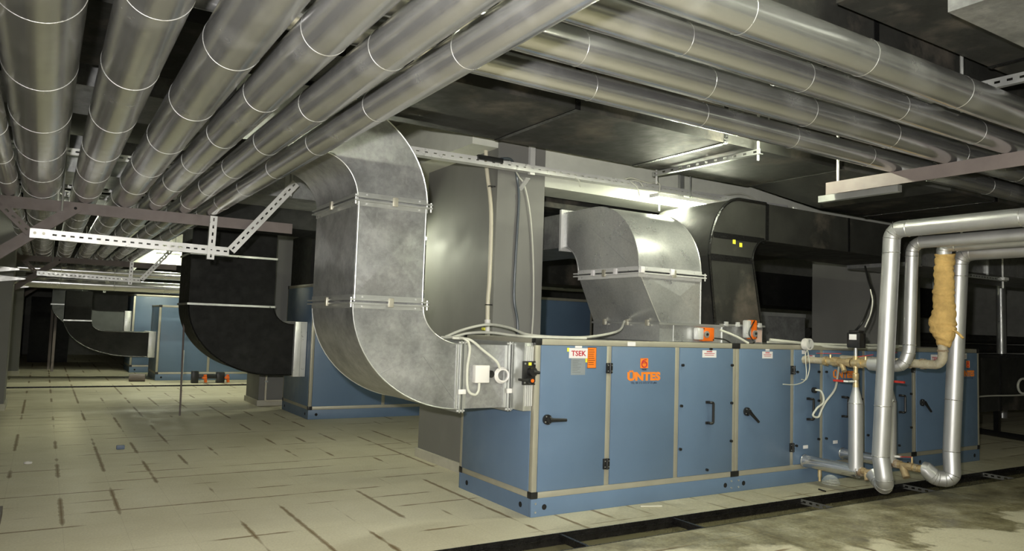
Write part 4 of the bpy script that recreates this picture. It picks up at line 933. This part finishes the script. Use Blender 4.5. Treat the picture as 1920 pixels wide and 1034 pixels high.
# right tall riser with the crumpled floor bend
t = thing('jacketed_riser', 'tall silver riser, right of two, with a ribbed bend just above the gutter', 'pipe', (XB+.12, -1.2, .1))
XR = 4.27
pts = [Vector((XB, -.93, .26))]+rounded([(XB, -.945, .26), (XB+.06, -1.0, .185), (XR-.02, -1.12, .185), (XR, -1.10, .45), (XR, -1.2, 2.43), (XR, -6.5, 2.43)], .12, 12)
rr = [.078]*len(pts)
m_ = MB().tube(pts, rr, 36)
m_.build('jacket', 'pipeZ', t)
for z in (.46, .97, 2.2): MB().ring((XR, -1.10-.0505*(z-.45), z), (0, -.05, 1), .078, .004, 36, 6).build('seam_band', 'seam', t)
gores(t, pts, .078)
# loose things at the pipework
cable('white cable loop with coil hanging before the pull handles', [(3.6, -.03, .98), (3.63, -.08, .97), (3.65, -.1, .9), (3.62, -.11, .84), (3.55, -.1, .8), (3.5, -.08, .72), (3.56, -.1, .7), (3.62, -.1, .78), (3.66, -.12, .86), (3.7, -.2, 1.0), (3.6, -.3, 1.15), (3.48, -.4, 1.27)], .011, 'cable_white')
o = MB().cyl((3.6, -.007, .975), (3.6, -.04, .975), .03, 16).build('cable_gland', 'plastic_black'); tag(o, 'round black cable gland beside a pull handle on the front unit', 'cable gland')
t = thing('pressure_switch', 'round clear pressure switch with thin hoses on the top edge of the front unit', 'switch', (3.5, -.05, 1.43))
q = at(1, -.05, 1514, 646); 
MB().cyl(q+Vector((0, .035, 0)), q+Vector((0, -.03, 0)), .062, 28).build('switch_body', 'white_plastic', t)
MB().cyl(q+Vector((0, -.03, 0)), q+Vector((0, -.045, 0)), .05, 28).build('cap', 'clear', t)
for k, pl in enumerate(([(1510, 668), (1512, 700), (1508, 715), (1490, 722), (1468, 721)], [(1516, 668), (1518, 690), (1512, 712), (1503, 712)])):
    MB().tube(spline([q+Vector((0, -.0, -.05))]+[at(1, -.09, x, y) for x, y in pl], 6), .005, 6).build('hose', 'cable_white', t)
o = MB()
gg = at(2, .0, 1558, 908)
for k in range(9):
    a = k/9*PI*.5; o.ring((gg.x, gg.y, .005+.085*math.sin(a)), (0, 0, 1), .085*math.cos(a)+.004, .004, 22, 5)
o = o.build('wire_ball', 'clear'); tag(o, 'clear round plastic cap lying on the wet floor under the header pipe', 'cap')
o = MB().tube([at(2, .008, 1535, 918), at(2, .008, 1548, 922)], .008, 6).build('steel_offcut', 'gutter_steel'); tag(o, 'little black offcut on the floor at the wet gutter', 'offcut')

# ================================================================== FAR RIGHT
t = thing('insulated_tank', 'black foil-wrapped box on legs beyond the far end of the front unit', 'duct', (10.5, 1.9, 0))
MB().box(8.7, 13.5, 1.4, 2.5, .38, 1.33).build('casing', 'black', t)
MB().box(8.7, 13.5, 1.38, 1.4, 1.29, 1.34).box(10.6, 10.66, 1.385, 1.4, .38, 1.3).build('tape', 'tape', t)
for x in (8.9, 10.63, 12.9): MB().box(x-.04, x+.04, 1.42, 1.5, 0, .38).build('leg', 'tape', t)
cable('white cable strung across the black box at the right edge', [(7.08, .6, .95), (8.0, .85, .72), (9.2, 1.2, .66), (10.2, 1.36, .65), (11.2, 1.36, .64), (12, 1.36, .66)], .014, 'cable_white')
o = MB().ring((11.3, 1.34, .8), (.2, 1, 0), .13, .02, 30, 8).build('cable_coil', 'cable_white'); tag(o, 'coil of white cable on the black box at the right edge', 'cable')
o = MB().tube([(9.6, -.3, .05), (10.4, 2.6, .05)], .05, 10).build('rubber_hose', 'cable_black'); tag(o, 'black hose lying on the floor past the far end of the front unit', 'hose')
for z, lab in ((1.62, 'upper'), (1.42, 'lower')):
    o = MB().cyl((8.1, 3.4, z), (16, 3.4, z), .09, 24).build('black_pipe', 'black'); tag(o, lab+' of two black pipes crossing the dark behind the wool-wrapped pipe', 'pipe', 'black pipes in the dark')
o = MB().cyl((13.6, 2.75, 0), (13.6, 2.75, 2.9), .09, 20).build('steel_pipe', 'zinc'); tag(o, 'dim upright metal pipe at the right edge', 'pipe')

# ================================================================== LIGHT
def batten(lab, c_, along, ln=1.2):  # spots of the unseen battens are assumed
    t = thing('batten_light', lab, 'light', c_, 'fluorescent batten lights')
    a = Vector((1, 0, 0)) if along == 'x' else Vector((0, 1, 0)); c_ = Vector(c_); s = Vector((a.y, a.x, 0))
    MB().obox(c_-a*ln/2+Vector((0, 0, .05)), c_+a*ln/2+Vector((0, 0, .05)), .15, .04).build('housing', 'lamp_body', t)
    for k in (-1, 1): MB().cyl(c_-a*(ln/2-.03)+s*.03*k, c_+a*(ln/2-.03)+s*.03*k, .014, 6).build('tube', 'tube', t)
    MB().cyl(c_+Vector((0, 0, .07)), Vector((c_.x, c_.y, ZC)), .008, 8).build('hanger_rod', 'zinc', t)
batten('lit batten lamp glowing behind the round hood', (2.7, .96, 2.995), 'x', 1.1)
batten('batten lamp added out of sight behind the big galvanised riser to light the floor', (-.15, 3.3, 2.55), 'x', .5)  # unseen lamp, added to brighten the aisle floor
batten('batten lamp added out of sight above the crosswise pipes to brighten the round hood', (1.9, -.78, 3.34), 'x', .8)  # added behind the pipes to put light on the hood's curved front
batten('batten lamp over the left aisle beyond the first pipe support', (-3.38, 7.1, 3.0), 'y', 1.0)
batten('batten lamp by the column far left', (-1.1, 13.72, 2.92), 'x', .5)
batten('batten lamp over the aisle between the second and third units', (-.2, 11.5, 3.6), 'x')
batten('batten lamp far back beyond the pale crosswise pipes', (-1.0, 15.2, 3.2), 'x')
batten('batten lamp behind the second unit', (3.0, 9.6, 3.4), 'x')
batten('unseen batten lamp added at the ceiling in front of the pipework', (3.6, -6.4, 3.6), 'x')  # added out of view to light the floor on the right
batten('unseen batten lamp added at the ceiling right of the camera', (-1.0, -4.2, 3.6), 'x')  # added out of view for more light from the camera side
batten('unseen batten lamp added over the left aisle behind the camera', (-2.2, -6.6, 3.5), 'x')  # another added lamp out of view, more light from behind

fl = bpy.data.lights.new('camera_flash', 'SPOT'); fo = bpy.data.objects.new('camera_flash', fl); C.objects.link(fo)
fl.energy = 1250; fl.color = (1, .97, .93); fl.shadow_soft_size = .035; fl.spot_size = math.radians(105); fl.spot_blend = .75
fo.location = CAM - RT*.13 - DN*.2 - fw*.02
tgt = CAM + fw*6 + RT*.6 + DN*.5
fo.rotation_euler = (tgt-fo.location).to_track_quat('-Z', 'Y').to_euler()

wd = bpy.data.worlds.new('world'); SC.world = wd; wd.use_nodes = True
wd.node_tree.nodes['Background'].inputs[0].default_value = (.5, .55, .45, 1); wd.node_tree.nodes['Background'].inputs[1].default_value = .05
SC.view_settings.view_transform = 'Standard'; SC.view_settings.look = 'None'; SC.view_settings.gamma = 1; SC.view_settings.exposure = .2
SC.view_settings.use_curve_mapping = False
SC.cycles.max_bounces = 8; SC.cycles.sample_clamp_indirect = 2.5
